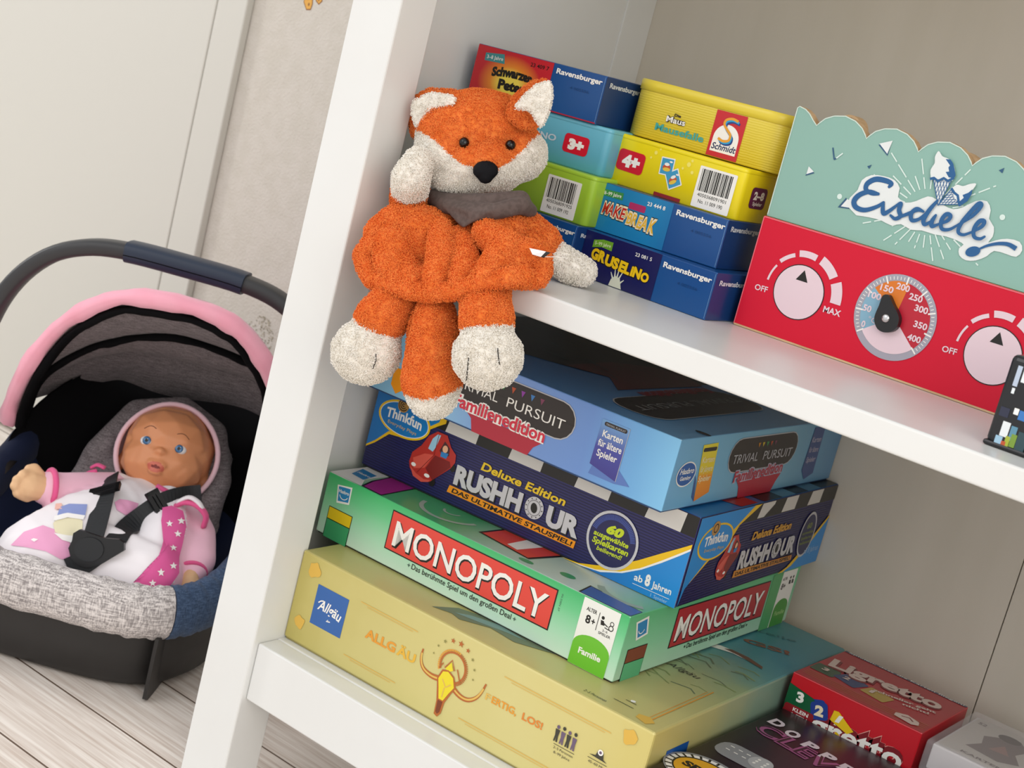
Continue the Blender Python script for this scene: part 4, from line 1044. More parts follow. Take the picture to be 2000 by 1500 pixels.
hp = [(52.2, 94.4), (52.4, 99.5), (56.0, 105.5), (56.8, 112.0), (62, 116.6), (70, 118.0), (77.5, 117.4), (82.4, 113.5), (83, 108), (89, 106.0), (95, 108.6), (101.3, 113.2), (107.0, 112.8), (112.6, 110.6), (119.0, 109.8), (124.6, 112.6), (131.0, 118.0), (137.6, 119.6), (141.4, 115), (142, 110), (146.4, 106.0), (147.4, 100.4), (145.8, 96.4), (150, 99.0), (156.2, 101.6), (163.8, 101.8), (166.8, 97.4), (164.5, 92.8), (158.5, 92.8), (150.8, 92.6), (147.6, 88.4), (142, 84.2), (136, 82.6), (131.2, 84.4), (129.8, 88.4), (131.8, 91.2), (127.6, 92.4), (120, 93.0), (112, 92.2), (104, 92.4), (97, 91.0), (90, 92.6), (84, 90.2), (77, 91.4), (68.8, 91.2), (60, 90.2)]
F.poly([(p.x, p.y) for p in smooth_pts([(a, b_, 0) for a, b_ in hp], 2)], halo, 4)
_sl = [6.0]
def script(pts, w_, tp=None):
    sm = [(p.x, p.y) for p in smooth_pts([(a, b_, 0) for a, b_ in pts], 5)]
    k = len(sm)
    tp_ = [0.55+0.45*math.sin(PI*(i/(k-1))**0.8) for i in range(k)]
    for i in range(k-1):
        _sl[0] += 0.035
        F.line(sm[i:i+2], w_, inkb, _sl[0], taper=tp_[i:i+2])
    for i in range(k): _sl[0] += 0.02; F.ell(sm[i][0], sm[i][1], w_*tp_[i]*0.5, w_*tp_[i]*0.5, inkb, _sl[0], n=12)
script([(75.6, 112.6), (76.4, 114.8), (72, 115.6), (65.6, 114.8), (61.2, 111.0), (61.4, 107.2), (66, 105.8), (70.2, 106.6)], 3.4)
script([(70.2, 106.6), (64.0, 106.4), (58.4, 103.0), (56.0, 98.4), (58.4, 95.0), (64.6, 94.8), (71.4, 98.6), (75.2, 102.4)], 3.4)
script([(75.2, 102.4), (76.0, 98.2), (77.6, 96.0), (80.6, 98.6), (84.4, 103.4)], 2.9)
script([(84.4, 103.4), (86.4, 104.6), (86.4, 100.6), (88.4, 97.2), (85.6, 94.8), (82.2, 96.0)], 2.9)
script([(85.6, 95.0), (91, 98.6), (97.8, 103.4), (102.0, 103.6)], 2.2)
script([(101.6, 103.8), (97.2, 104.2), (94.8, 100.4), (96.4, 96.8), (100.4, 98.4), (104.0, 103.4)], 2.7)
script([(108.4, 112.2), (105.2, 105.4), (103.6, 99.2), (105.2, 96.4), (108.6, 99.4)], 2.9)
script([(110.2, 103.6), (109.0, 99.4), (110.0, 96.6), (113.2, 98.6)], 2.8)
script([(113.2, 98.6), (118.4, 102.4), (119.2, 105.6), (116.4, 105.8), (114.6, 101.4), (116.4, 96.8), (121.0, 97.6), (125.0, 101.2)], 2.7)
script([(125.0, 101.2), (132.4, 109.2), (135.6, 116.0), (133.8, 117.0), (130.6, 111.2), (127.2, 103.4), (126.8, 97.8), (130.4, 96.8), (134.8, 99.6)], 2.7)
script([(134.8, 99.6), (139.8, 104.4), (140.4, 107.8), (137.6, 107.2), (135.8, 102.2), (137.2, 97.6), (141.0, 97.2), (143.4, 99.2)], 2.7)
F.ell(138.8, 88.8, 4.6, 3.0, inkb, 6, rot=0.5)
F.line([(p.x, p.y) for p in smooth_pts([(141, 90.4, 0), (146, 94.4, 0), (152, 97.4, 0), (158, 98.6, 0), (163.2, 97.4, 0)], 4)], 2.2, inkb, 6, taper=[0.5+0.8*k/16 for k in range(17)])
# cones
def ice(F, pts, sh_, cone, c0, c1):
    F.poly(cone, halo, 5)
    (ax_, ay_), (bx_, by_), (tx_, ty_) = cone
    for k in range(7):
        t_ = k/6; F.line([(ax_+(bx_-ax_)*t_, ay_+(by_-ay_)*t_), (tx_+(bx_-tx_)*t_*0.9, ty_+(by_-ty_)*t_*0.9)], 0.35, inkb, 7)
        F.line([(ax_+(bx_-ax_)*(1-t_), ay_+(by_-ay_)*(1-t_)), (tx_+(ax_-tx_)*t_*0.9, ty_+(ay_-ty_)*t_*0.9)], 0.35, inkb, 7)
    for i in range(3): F.line([cone[i], cone[(i+1) % 3]], 0.5, inkb, 8)
    F.poly([(p.x, p.y) for p in smooth_pts([(a, b_, 0) for a, b_ in pts], 3)], halo, 9)
    F.poly(sh_, inkb, 10)
ice(F, [(100.2, 124), (98.4, 128.8), (99.6, 133.4), (98.6, 137.2), (99.8, 141.0), (103, 138.6), (107, 138.0), (110.4, 136.2), (113, 132.8), (114.4, 128.8), (113.6, 126)],
    [(105.6, 137.4), (108.6, 137.9), (110.9, 136.0), (112.8, 133.0), (114.6, 129.6), (114.2, 127.6), (110.8, 127.4), (108.0, 130.0), (110.0, 130.8), (108.8, 133.0), (109.4, 134.4)],
    [(101.6, 124.4), (113.2, 127.2), (109.6, 109.4)], None, None)
F.line([(99.8, 123.6), (102, 124.8), (105, 123.6), (108, 126.2), (111, 125.2), (114.2, 128.0)], 1.6, inkb, 11)
ice(F, [(114.6, 121.4), (117, 124.4), (121, 124.6), (124.6, 126.8), (128.4, 127.8), (127.0, 122.6), (126.2, 117.4), (123.4, 114.0), (118.0, 116.4)],
    [(127.2, 124.2), (127.6, 121.0), (126.4, 116.6), (123.6, 113.4), (121.8, 115.2), (123.6, 118.0), (122.4, 119.4), (125.4, 121.6)],
    [(114.6, 121.0), (121.8, 113.4), (109.8, 110.2)], None, None)
F.line([(114.4, 121.6), (117.0, 119.4), (119.6, 118.4), (121.4, 114.8), (123.0, 112.6)], 1.5, inkb, 11)
mb.build('upper_board', toy)
# control board, a little proud of the mint board
mb = MB()
bx0 = [(-0.2, 0.9), (0.7, 0.1), (WT, 0.1), (WT, 73.9), (0.4, 73.9), (-0.2, 73.2)]
slab(mb, bx0, -0.0035, 0.008, rtoy, ply)
F = Face(mb, (0, -0.0035, 0), (1, 0, 0), (0, 0, 1), (0, -1, 0))
F.line([(0.2, 73.3), (WT, 73.3)], 0.7, mat('red_rim', 'EE6F7C', 0.4), 2); F.line([(0.4, 0.8), (WT, 0.8)], 1.2, ply, 2); F.line([(0.3, 1), (0.3, 73)], 0.7, mat('red_rim', 'EE6F7C', 0.4), 2)
pk = mat('toy_pale_pink', 'EBD3DC', 0.36)
def stove_knob(kx, kz):
    F.ell(kx, kz, 17.9, 17.9, K, 2); F.ell(kx, kz, 17.3, 17.3, pk, 3)
    F.poly([(kx+0.0, kz+14.6), (kx-4.3, kz+7.4), (kx+4.2, kz+7.4)], K, 4)
    for t0, t1, w_ in ((176, 148, 1.4), (140, 113, 2.6), (106, 77, 4.2), (69, 37, 6.0), (29, 0, 7.4)):
        F.ring(kx, kz, 22.6, 22.6+w_, pk, 2, t1, t0, 12)
    F.text('OFF', (kx-30.6, kz-7.0), (kx-21.2, kz-6.6), 3.8, pk, 2, bold=0.02)
    if kx < 100: F.text('MAX', (kx+19.8, kz-6.9), (kx+32.0, kz-6.7), 4.0, pk, 2, bold=0.03)
stove_knob(38.5, 33.4); stove_knob(170.4, 33.4)
dcx, dcz = 105.2, 37.0
grey = mat('dial_ring', 'A8A7B4', 0.36)
F.ell(dcx, dcz, 26.8, 26.8, grey, 2, n=64); F.ell(dcx, dcz, 22.6, 22.6, mat('dial_red', 'C01530', 0.35), 3, n=64)
def wedge(t0, t1, m_, L):
    n_ = 24; F.poly([(dcx, dcz)]+[(dcx+22.6*math.cos(math.radians(t0+(t1-t0)*k/n_)), dcz+22.6*math.sin(math.radians(t0+(t1-t0)*k/n_))) for k in range(n_+1)], m_, L)
wedge(82, 142, mat('dial_orange', 'E07A1E', 0.35), 4); wedge(142, 216, mat('dial_blue', '86B4CC', 0.35), 4); wedge(216, 318, pk, 4)
for k in range(49):
    an = math.radians(216-k*258/48); big = k % 6 == 0
    r0, r1 = (21.4, 26.2) if big else (23.4, 25.4)
    F.line([(dcx+r0*math.cos(an), dcz+r0*math.sin(an)), (dcx+r1*math.cos(an), dcz+r1*math.sin(an))], 1.0 if big else 0.5, W_, 5)
for q, a, b_ in (('150', 95.1, 52.5), ('200', 104.9, 56.2), ('250', 114.6, 52.4), ('300', 120.1, 46.7), ('350', 122.6, 37.2), ('400', 121.2, 28.4), ('100', 88.8, 46.1), ('50', 86.5, 37.2), ('0', 87.0, 27.2)):
    hw = 4.4 if len(q) == 3 else (2.8 if len(q) == 2 else 1.3)
    F.text(q, (a-hw, b_-1.8), (a+hw, b_-1.8), 4.0, pk, 6, bold=0.03)
F.text('°C', (89.2, 29.6), (94.8, 29.6), 3.6, pk, 6)
mb.build('control_board', toy)
mb = MB()
pp = [(0, 13.6), (2.2, 12.6), (4.6, 7.0), (7.2, 1.8), (8.0, -2.4), (6.2, -7.2), (2.4, -9.6), (-2.4, -9.6), (-6.2, -7.2), (-8.0, -2.4), (-7.2, 1.8), (-4.6, 7.0), (-2.2, 12.6)]
q = math.radians(20)
pp = [(dcx-3.4+a*math.cos(q)-b_*math.sin(q), dcz-0.4+a*math.sin(q)+b_*math.cos(q)) for a, b_ in pp]
slab(mb, [(p.x, p.y) for p in smooth_pts([(a, b_, 0) for a, b_ in pp]+[(pp[0][0], pp[0][1], 0)], 3)][:-1], -0.0090, -0.0042, mat('pointer_black', '17171A', 0.4), mat('pointer_black', '17171A', 0.4))
o = mb.build('pointer', toy)
mb = MB(); mb.ellipsoid(((dcx-3.4)*0.001, -0.0092, (dcz-1.6)*0.001), (0.0027, 0.0015, 0.0027), mat('pin_chrome', 'D8D8DA', 0.2, metal=1.0)); mb.build('pin', o)
# the rest of the stand behind the front boards
mb = MB(); slab(mb, [(6, 0.1), (186, 0.1), (186, 120), (6, 120)], 0.060, 0.067, ply, ply); mb.build('back_board', toy)
mb = MB(); slab(mb, [(2, 0.1), (8, 0.1), (8, 118), (2, 118)], 0.0085, 0.0595, ply, ply); mb.build('side_board', toy)
mb = MB(); slab(mb, [(180, 0.1), (186, 0.1), (186, 118), (180, 118)], 0.0085, 0.0595, ply, ply); mb.build('side_board', toy)
for k, (a, b_, r_, dp) in enumerate(((27.5, 140.5, 9.0, 0.022), (60.5, 141.0, 4.6, 0.030))):
    mb = MB(); cyp = [(a+r_*math.cos(2*PI*i/24), b_+r_*math.sin(2*PI*i/24)) for i in range(24)]
    slab(mb, cyp, dp, dp+0.012, ply, ply); slab(mb, [(a-2, 118.5), (a+2, 118.5), (a+2, b_-r_+0.6), (a-2, b_-r_+0.6)], dp+0.003, dp+0.009, ply, ply); mb.build('wooden_ball', toy)
for x0 in (88, 124, 160):
    mb = MB(); slab(mb, [(x0+12+18*math.cos(PI*(1-i/16)), 120.1+25*math.sin(PI*(1-i/16))) for i in range(17)], 0.045, 0.052, ply, ply); mb.build('scalloped_shelf', toy)

# dark patterned tin at the right end of the shelf
t = thing('patterned_tin', 'dark glossy tin with blue and white pixel pattern at the right edge', 'tin', (0.4340, 0.0330, 0.3045), 0.0)
mb = MB(); mb.bevel_box(0, 0, 0.0015, 0.09, 0.06, 0.0500, mat('tin_dark', '1C1E22', 0.18), 0.003, 3)
F, R, T = faces_of(mb, 0.09, 0.06, 0.05)
rr = random.Random(12)
cols = ['2B2F45', 'E4ECF0', '3A5E9C', '8EA7BE', '151518', '7A9A3A', '5D8FA8', 'C8D4DA', '2F4A52', '9A4A2C']
for a, b_, w_, h_, c_ in ((5, 34, 2.5, 11, 'B8C6DA'), (8.5, 37, 4, 9, 'E4ECF0'), (14, 40, 5, 6, '3A5E9C'), (5.5, 30, 1.6, 3, 'E4ECF0'), (3, 17, 5, 5, '2B2F45'), (10, 20, 2.6, 3.4, 'F2F4F2'), (13, 18, 6, 5, '3A78C0'), (6.5, 7, 4.2, 8, 'E8EDF0'), (11.4, 6, 3.4, 8, '5D8FA8'), (10.2, 2.4, 2.4, 5.6, 'A8B43A'), (12.8, 3, 3, 7, '7A9A3A'), (5, 2.4, 3.8, 4.4, '9FC4DC'), (8.6, 1.8, 2.4, 3, 'C0562E'), (16, 2.4, 5, 10, '2F4A52'), (22, 3, 6, 9, '3A4A5C'), (20, 26, 8, 5, 'C8D4DA'), (30, 10, 6, 14, '5D8FA8'), (40, 30, 9, 7, 'E4ECF0'), (55, 12, 7, 12, '3A5E9C'), (70, 28, 8, 9, '8EA7BE'), (24, 38, 6, 7, '2B2F45')):
    F.rect(a, b_, a+w_, b_+h_, mat('pixel_'+c_, c_, 0.18), 2)
mb.build('body', t)
mb = MB(); mb.bevel_box(-0.0008, -0.0008, 0.0001, 0.0908, 0.0608, 0.0030, mat('tin_rim', '3A3A3C', 0.3, metal=0.7), 0.0012); mb.build('rim', t)

# ================================================================== LOWER RIGHT
lred = mat('ligretto_red', 'C61626', 0.3); lred2 = mat('ligretto_top_red', 'B02430', 0.28)
t, mb, F, R, T = carton('card_game_box', 'red card game box with green, blue and yellow cards printed on it', (0.3005, 0.2210, 0.0, 0.0, 0.0985, 0.0900, 0.0742), (lred, lred, lred2, mat('red_edge', 'E2606A', 0.35)), bev=0.0007)
gcd = mat('card_deep_green', '0F5A36', 0.3); bcd = mat('card_deep_blue', '1F3E92', 0.3); ycd = mat('card_deep_yellow', 'EDC81C', 0.3)
F.poly([(0.3, 66), (0.3, 47), (8, 45), (20, 47), (23, 60), (20, 62.5)], gcd, 2); F.rrect(18, 41.5, 32, 63.5, 2.5, bcd, 3, rot=0.32)
F.poly([(36.5, 61.5), (40, 62), (58, 50.5), (54, 44), (44, 40), (34, 46)], ycd, 2)
F.text('3', (8.2, 55.6), (13.8, 56.4), 7.0, W_, 5, bold=0.05); F.text('2', (23.6, 51.4), (30.4, 52.6), 7.0, mat('cream_digit', 'EFE3C0', 0.35), 5, bold=0.06); F.text('1', (38.6, 49.6), (41.8, 50.2), 6.0, W_, 5, bold=0.05, shear=0.5)
lsh = mat('letter_shadow_red', '7E1420', 0.3)
F.text('Ligretto', (5.0, 40.6), (92.4, 44.6), 16.5, mat('letter_glow', 'E8A49C', 0.35), 4, bold=0.085); F.text('Ligretto', (5.6, 41.4), (92.2, 45.4), 16, lsh, 5, bold=0.06); F.text('Ligretto', (6.0, 39.4), (92.0, 43.4), 14.5, W_, 6, bold=0.025)
F.poly([(0.3, 66), (0.3, 52), (22, 50), (23, 60), (20, 62.5)], gcd, 7); F.text('3', (8.2, 55.6), (13.8, 56.4), 7.0, W_, 8, bold=0.05); F.rrect(20, 50, 33, 62.5, 2.5, bcd, 8, rot=0.32); F.text('2', (23.6, 52.6), (30.4, 53.6), 7.0, mat('cream_digit', 'EFE3C0', 0.35), 9, bold=0.06)
F.poly([(36.5, 61.5), (40, 62), (54, 53.5), (50, 50), (36, 54)], ycd, 7); F.text('1', (39.2, 54.6), (42.4, 55.0), 5.0, W_, 8, bold=0.05, shear=0.5)
F.rrect(1, 42, 24, 52, 2, mat('sticker_red', '8E1C26', 0.3), 9); F.text('KLEIN', (8, 48), (20, 48), 2.8, W_, 10, bold=0.02); F.text('& FEIN', (7, 44), (20, 44), 2.8, W_, 10, bold=0.02)
T.rect(0.8, 86.4, 98, 89.4, mat('strip_slate', '44506A', 0.35), 1); T.text('Spielen, dass die Karten fliegen!', (4, 87.0), (96, 87.0), 2.6, W_, 3, bold=0.01)
T.text('Ligretto', (8, 41), (90, 55), 19, lsh, 2, bold=0.07); T.text('Ligretto', (7, 43), (89, 57), 19, mat('pale_rose', 'DCC6BC', 0.35), 3, bold=0.04)
T.rrect(1.5, 22, 20, 40, 2, mat('top_green', '35543A', 0.3), 1); T.rrect(20, 24, 40, 42, 2, mat('top_blue', '2C3E6E', 0.3), 1, rot=-0.3); T.rrect(42, 22, 62, 38, 2, mat('top_yellow', 'B89A44', 0.3), 1, rot=-0.2)
T.text('3', (8, 29), (13, 29), 6, mat('pale_rose', 'DCC6BC', 0.35), 4, bold=0.04); T.text('2', (24, 31), (29, 31), 6, mat('pale_rose', 'DCC6BC', 0.35), 4, bold=0.04); T.text('1', (46, 28), (49, 28), 6, mat('pale_rose', 'DCC6BC', 0.35), 4, bold=0.04)
T.text('schneller geht', (47, 34), (90, 46), 4.4, mat('pale_rose', 'DCC6BC', 0.35), 4, bold=0.03); T.text('nicht!', (70, 33), (88, 38), 4.4, mat('pale_rose', 'DCC6BC', 0.35), 4, bold=0.03)
for k in range(4): T.line([(3, 18-k*3.2), (45, 15-k*3.0), (96, 18-k*3.4)], 0.7, mat('top_amber', 'B8743E', 0.3), 1)
T.poly([(74, 8), (73, 14), (80, 19), (90, 15), (92, 9), (88, 5)], mat('pale_rose', 'DCC6BC', 0.35), 3); T.line([(78, 12), (83, 15), (87, 11)], 1.2, lsh, 4)
mb.build('carton', t)

nb = grad('plum_black', 0, [(0, '181216'), (0.03, '2A1420'), (0.06, '40182E'), (0.09, '1A1216')], 0.3)
t, mb, F, R, T = carton('dice_game_box', 'black dice game box with purple outlined capitals on its top', (0.3018, 0.0330, 0.0, 0.0, 0.1290, 0.1860, 0.0470), (K, K, nb, mat('soft_black', '2A282A', 0.4)), tray=None)
ppl = mat('neon_plum', 'A4588A', 0.3); lil = mat('lilac_white', 'E6DDE6', 0.3)
for i, (q, a, b_) in enumerate((('D', 5.5, 150), ('O', 20, 145), ('P', 36, 140.5), ('P', 51, 137), ('E', 66, 134), ('L', 80, 131))):
    T.text(q, (a, b_), (a+10, b_-1), 12, lil, 3, bold=0.05)
T.text('CLEVER', (4.5, 128), (96, 116), 19, ppl, 2, bold=0.05); T.text('CLEVER', (4.5, 128), (96, 116), 19, nb, 3, bold=-0.012)
dg_ = mat('die_grey', '8E9094', 0.35); T.rrect(6, 66, 42, 92, 10, dg_, 2); T.ell(36, 82, 8, 10, mat('die_light', 'B4B6B8', 0.35), 3)
for a, b_ in ((33, 86), (39, 86), (33, 82), (39, 82), (33, 78), (39, 78)): T.ell(a, b_, 1.1, 1.4, W_, 4, n=10)
for a in (12, 18, 24): T.line([(a, 78), (a+3, 78)], 1.2, W_, 4); T.line([(a, 85), (a+3, 85)], 1.2, W_, 4)
T.ell(22, 30, 26, 24, dg_, 2); T.ell(22, 29, 24, 22, W_, 3)
for k in range(24):
    an = 2*PI*k/24; T.line([(22+20*math.cos(an), 29+18.6*math.sin(an)), (22+24.4*math.cos(an), 29+22.6*math.sin(an))], 1.6, K, 4)
T.ell(22, 29, 20, 18, K, 5); T.ell(22, 28.5, 18.6, 16.6, mat('seal_yellow', 'E2A81C', 0.35), 6); T.text('SPIEL', (8, 26), (36, 26), 8, K, 7, bold=0.05)
T.poly([(64, 88), (72, 92), (78, 88), (84, 92), (96, 86), (94, 72), (80, 66), (68, 74)], mat('ember_print', '6E2A2C', 0.35), 2)
mb.build('carton', t)

clear = mat('clear_plastic', 'F2F0F4', 0.1, coat=0.3); clear.node_tree.nodes['Principled BSDF'].inputs['Alpha'].default_value = 0.22
def case_(z, dx, dy, lab, tint):
    t = thing('playing_card_case', lab, 'card case', (0.4035+dx, 0.2180+dy, z), 0.0, 'clear playing card cases stacked beside the red card game box')
    mb = MB(); mb.bevel_box(0, 0, 0.0001, 0.0680, 0.0960, 0.0245, clear, 0.003, 3); mb.build('case', t)
    mb = MB(); mb.bevel_box(0.0040, 0.0040, 0.0034, 0.0640, 0.0920, 0.0215, mat('card_stack_'+tint, tint, 0.6), 0.001)
    T = Face(mb, (0, 0, 0.0215), (1, 0, 0), (0, 1, 0), (0, 0, 1))
    T.rrect(6, 6, 62, 90, 3, mat('card_back', 'D2CDC9', 0.5), 1)
    fg = mat('card_figure', '86797A', 0.5)
    T.poly([(18, 28), (24, 44), (20, 60), (30, 72), (40, 80), (50, 66), (46, 50), (54, 34), (42, 24)], fg, 2); T.ell(34, 74, 8, 7, mat('card_figure_dark', '5E5556', 0.5), 3); T.poly([(30, 40), (36, 58), (44, 42)], mat('card_figure_rose', 'A8837E', 0.5), 3)
    T.text('52', (9, 78), (15, 78), 5, fg, 3, bold=0.02); T.text('KARTEN', (20, 12), (50, 12), 4, fg, 3, bold=0.02)
    mb.build('cards', t)
case_(0.0000, 0.0012, 0.001, 'clear playing card case at the bottom of the pile of three', 'CFC3D6')
case_(0.0247, 0.0008, -0.001, 'clear playing card case in the middle of the pile of three', 'CFC3D6')
case_(0.0494, 0.0, 0.0, 'clear playing card case with a grey picture card, topmost of the pile', 'DCD8DA')
t = thing('storage_box', 'dark grey box whose corner shows in the lower right corner of the photo', 'box', (0.4440, 0.0800, 0.0), 0.0)
mb = MB(); mb.bevel_box(0, 0, 0, 0.15, 0.118, 0.064, mat('box_charcoal', '3A3D42', 0.55), 0.002); mb.build('body', t)
mb = MB(); mb.bevel_box(-0.001, -0.001, 0.0642, 0.151, 0.119, 0.0700, mat('box_charcoal', '3A3D42', 0.55), 0.002); mb.build('lid', t)

# ================================================================== PLUSH FOX
orange = plush(add_noise(mat('fox_orange', 'FA8A40', 0.95, spec=0.05, sheen=0.1), 'FF964C', 120, 2, 0.4, 0.62), 0.15)
cream = (add_noise(mat('fox_cream', 'F6F2EA', 0.95, spec=0.05, sheen=0.1), 'F0EBE1', 140, 2, 0.4, 0.65))
FR = np.array([0.775, 0.582, 0.245]); FU = np.array([-0.318, 0.026, 0.948]); FF = np.array([0.545, -0.813, 0.205])  # the puppet's own right, up and forward
def fx(c, a=0, b=0, d=0): return tuple(np.array(c)+(FR*a+FU*b+FF*d)*0.001)
fox = thing('plush_fox', 'orange and cream plush fox sitting on the edge of the shelf', 'plush toy', (0.085, 0.045, 0.3045))
def fpart(name, co, ff, pick, mats, fuzz, parent=None):
    o = skin_obj(name, co, ff, pick, mats, parent or fox, fuzz)
    if (parent or fox) is fox: o.matrix_parent_inverse = Matrix.Translation((-0.085, -0.045, -0.3045))
    return o
ORG = lambda p: np.zeros(len(p), dtype=int)
FZO = (120, 0.0023, 0.00032); FZC = (120, 0.0022, 0.00032)

# --- head
H = (0.0460, 0.0550, 0.3740)
hco, hff = soft([('e', fx(H, -2, 9, 0), (0.0415, 0.0290, 0.0340), (FR, FU, FF)),
                 ('e', fx(H, -23, -7, 4), (0.0205, 0.0200, 0.0250), (FR, FU, FF)),
                 ('e', fx(H, 27, -6, 4), (0.0190, 0.0185, 0.0250), (FR, FU, FF)),
                 ('e', fx(H, 3, -15, 12), (0.0310, 0.0190, 0.0260), (FR, FU, FF)),
                 ('e', fx(H, 6, -14, 27), (0.0150, 0.0120, 0.0140), (FR, FU, FF)),
                 ('e', fx(H, -6, -22, 8), (0.0270, 0.0140, 0.0220), (FR, FU, FF))], 0.0018, 7)
HA = np.array(H)
bnd_a = [-50, -44, -33, -24, -16, -9, 0, 5, 13, 20, 28, 37, 46]
bnd_b = [18, 12, 4, -4, -12, -17, -20, -22, -20, -16, -8, 2, 12]
def head_pick(p):
    q = (p-HA)*1000; a = q@FR; b = q@FU; d = q@FF
    return (b < np.interp(a, bnd_a, bnd_b)+np.where(d < -5, -6, 0)).astype(int)
head = fpart('head', hco, hff, head_pick, [orange, cream], (130, 0.0019, 0.00030))
ht = bvh(hco, hff)
blk = mat('fox_eye_black', '0B0A0C', 0.12); nosem = mat('fox_nose_black', '0D0D12', 0.75, spec=0.2)
for ray_ in (((0.1343, -0.0747, 0.3837), (-0.6110, 0.7890, -0.0645)), ((0.1676, -0.0768, 0.3901), (-0.5881, 0.8066, -0.0589))):
    p, n_ = hit(ht, ray_)
    mb = MB(); mb.ellipsoid(p+Vector(FF)*0.0018, (0.0034, 0.0034, 0.0034), blk); o = mb.build('eye'); o.parent = head
p, n_ = hit(ht, ((0.1546, -0.0759, 0.3724), (-0.5965, 0.7988, -0.0784)))
M = Matrix([[FR[i], FF[i], FU[i]] for i in range(3)])
nco, nff = soft([('e', tuple(p+Vector(FF)*0.0028), (0.0086, 0.0066, 0.0050), (FR, FU, FF)), ('e', tuple(p+Vector(FF)*0.0026-Vector(FU)*0.0030), (0.0055, 0.0058, 0.0045), (FR, FU, FF))], 0.0007, 5)
o = skin_obj('nose', nco, nff, ORG, [nosem], None); o.parent = head

# --- ears: an orange shell with a cream lining in front
def ear(pts_o, pts_i, y0, push=(0, 0, 0)):
    ext = tuple(FF*0.009)
    co, ff = soft([], 0.0016, 9, prisms=[(pts_o, ext)])
    e_ = fpart('ear', co, ff, ORG, [orange], FZO, head)
    co, ff = soft([], 0.0014, 7, prisms=[([fx(q, 0, 0, 6.5) for q in pts_i], tuple(FF*0.006))])
    l_ = skin_obj('ear_lining', co, ff, ORG, [cream], None, (120, 0.0017, 0.0003)); l_.parent = e_
ear([(-0.0060, 0.0400, 0.3910), (0.0050, 0.0400, 0.4010), (0.0290, 0.0400, 0.4050), (0.0380, 0.0400, 0.4000), (0.0280, 0.0400, 0.3910), (0.0160, 0.0400, 0.3730), (0.0020, 0.0400, 0.3680), (-0.0050, 0.0400, 0.3800)],
    [(0.0040, 0.0300, 0.3900), (0.0170, 0.0300, 0.3990), (0.0380, 0.0300, 0.4010), (0.0380, 0.0300, 0.3960), (0.0240, 0.0300, 0.3890), (0.0180, 0.0300, 0.3820), (0.0130, 0.0300, 0.3740), (0.0060, 0.0300, 0.3820)], 0)
ear([(0.0700, 0.0450, 0.3980), (0.0720, 0.0450, 0.4110), (0.0820, 0.0450, 0.4220), (0.0930, 0.0450, 0.4270), (0.0980, 0.0450, 0.4230), (0.0990, 0.0450, 0.4090), (0.0960, 0.0450, 0.3980), (0.0850, 0.0450, 0.3940)],
    [(0.0810, 0.0370, 0.4040), (0.0860, 0.0370, 0.4130), (0.0940, 0.0370, 0.4220), (0.1030, 0.0370, 0.4260), (0.1070, 0.0370, 0.4170), (0.1070, 0.0370, 0.4060), (0.1050, 0.0370, 0.3970), (0.0930, 0.0370, 0.4060)], 0)

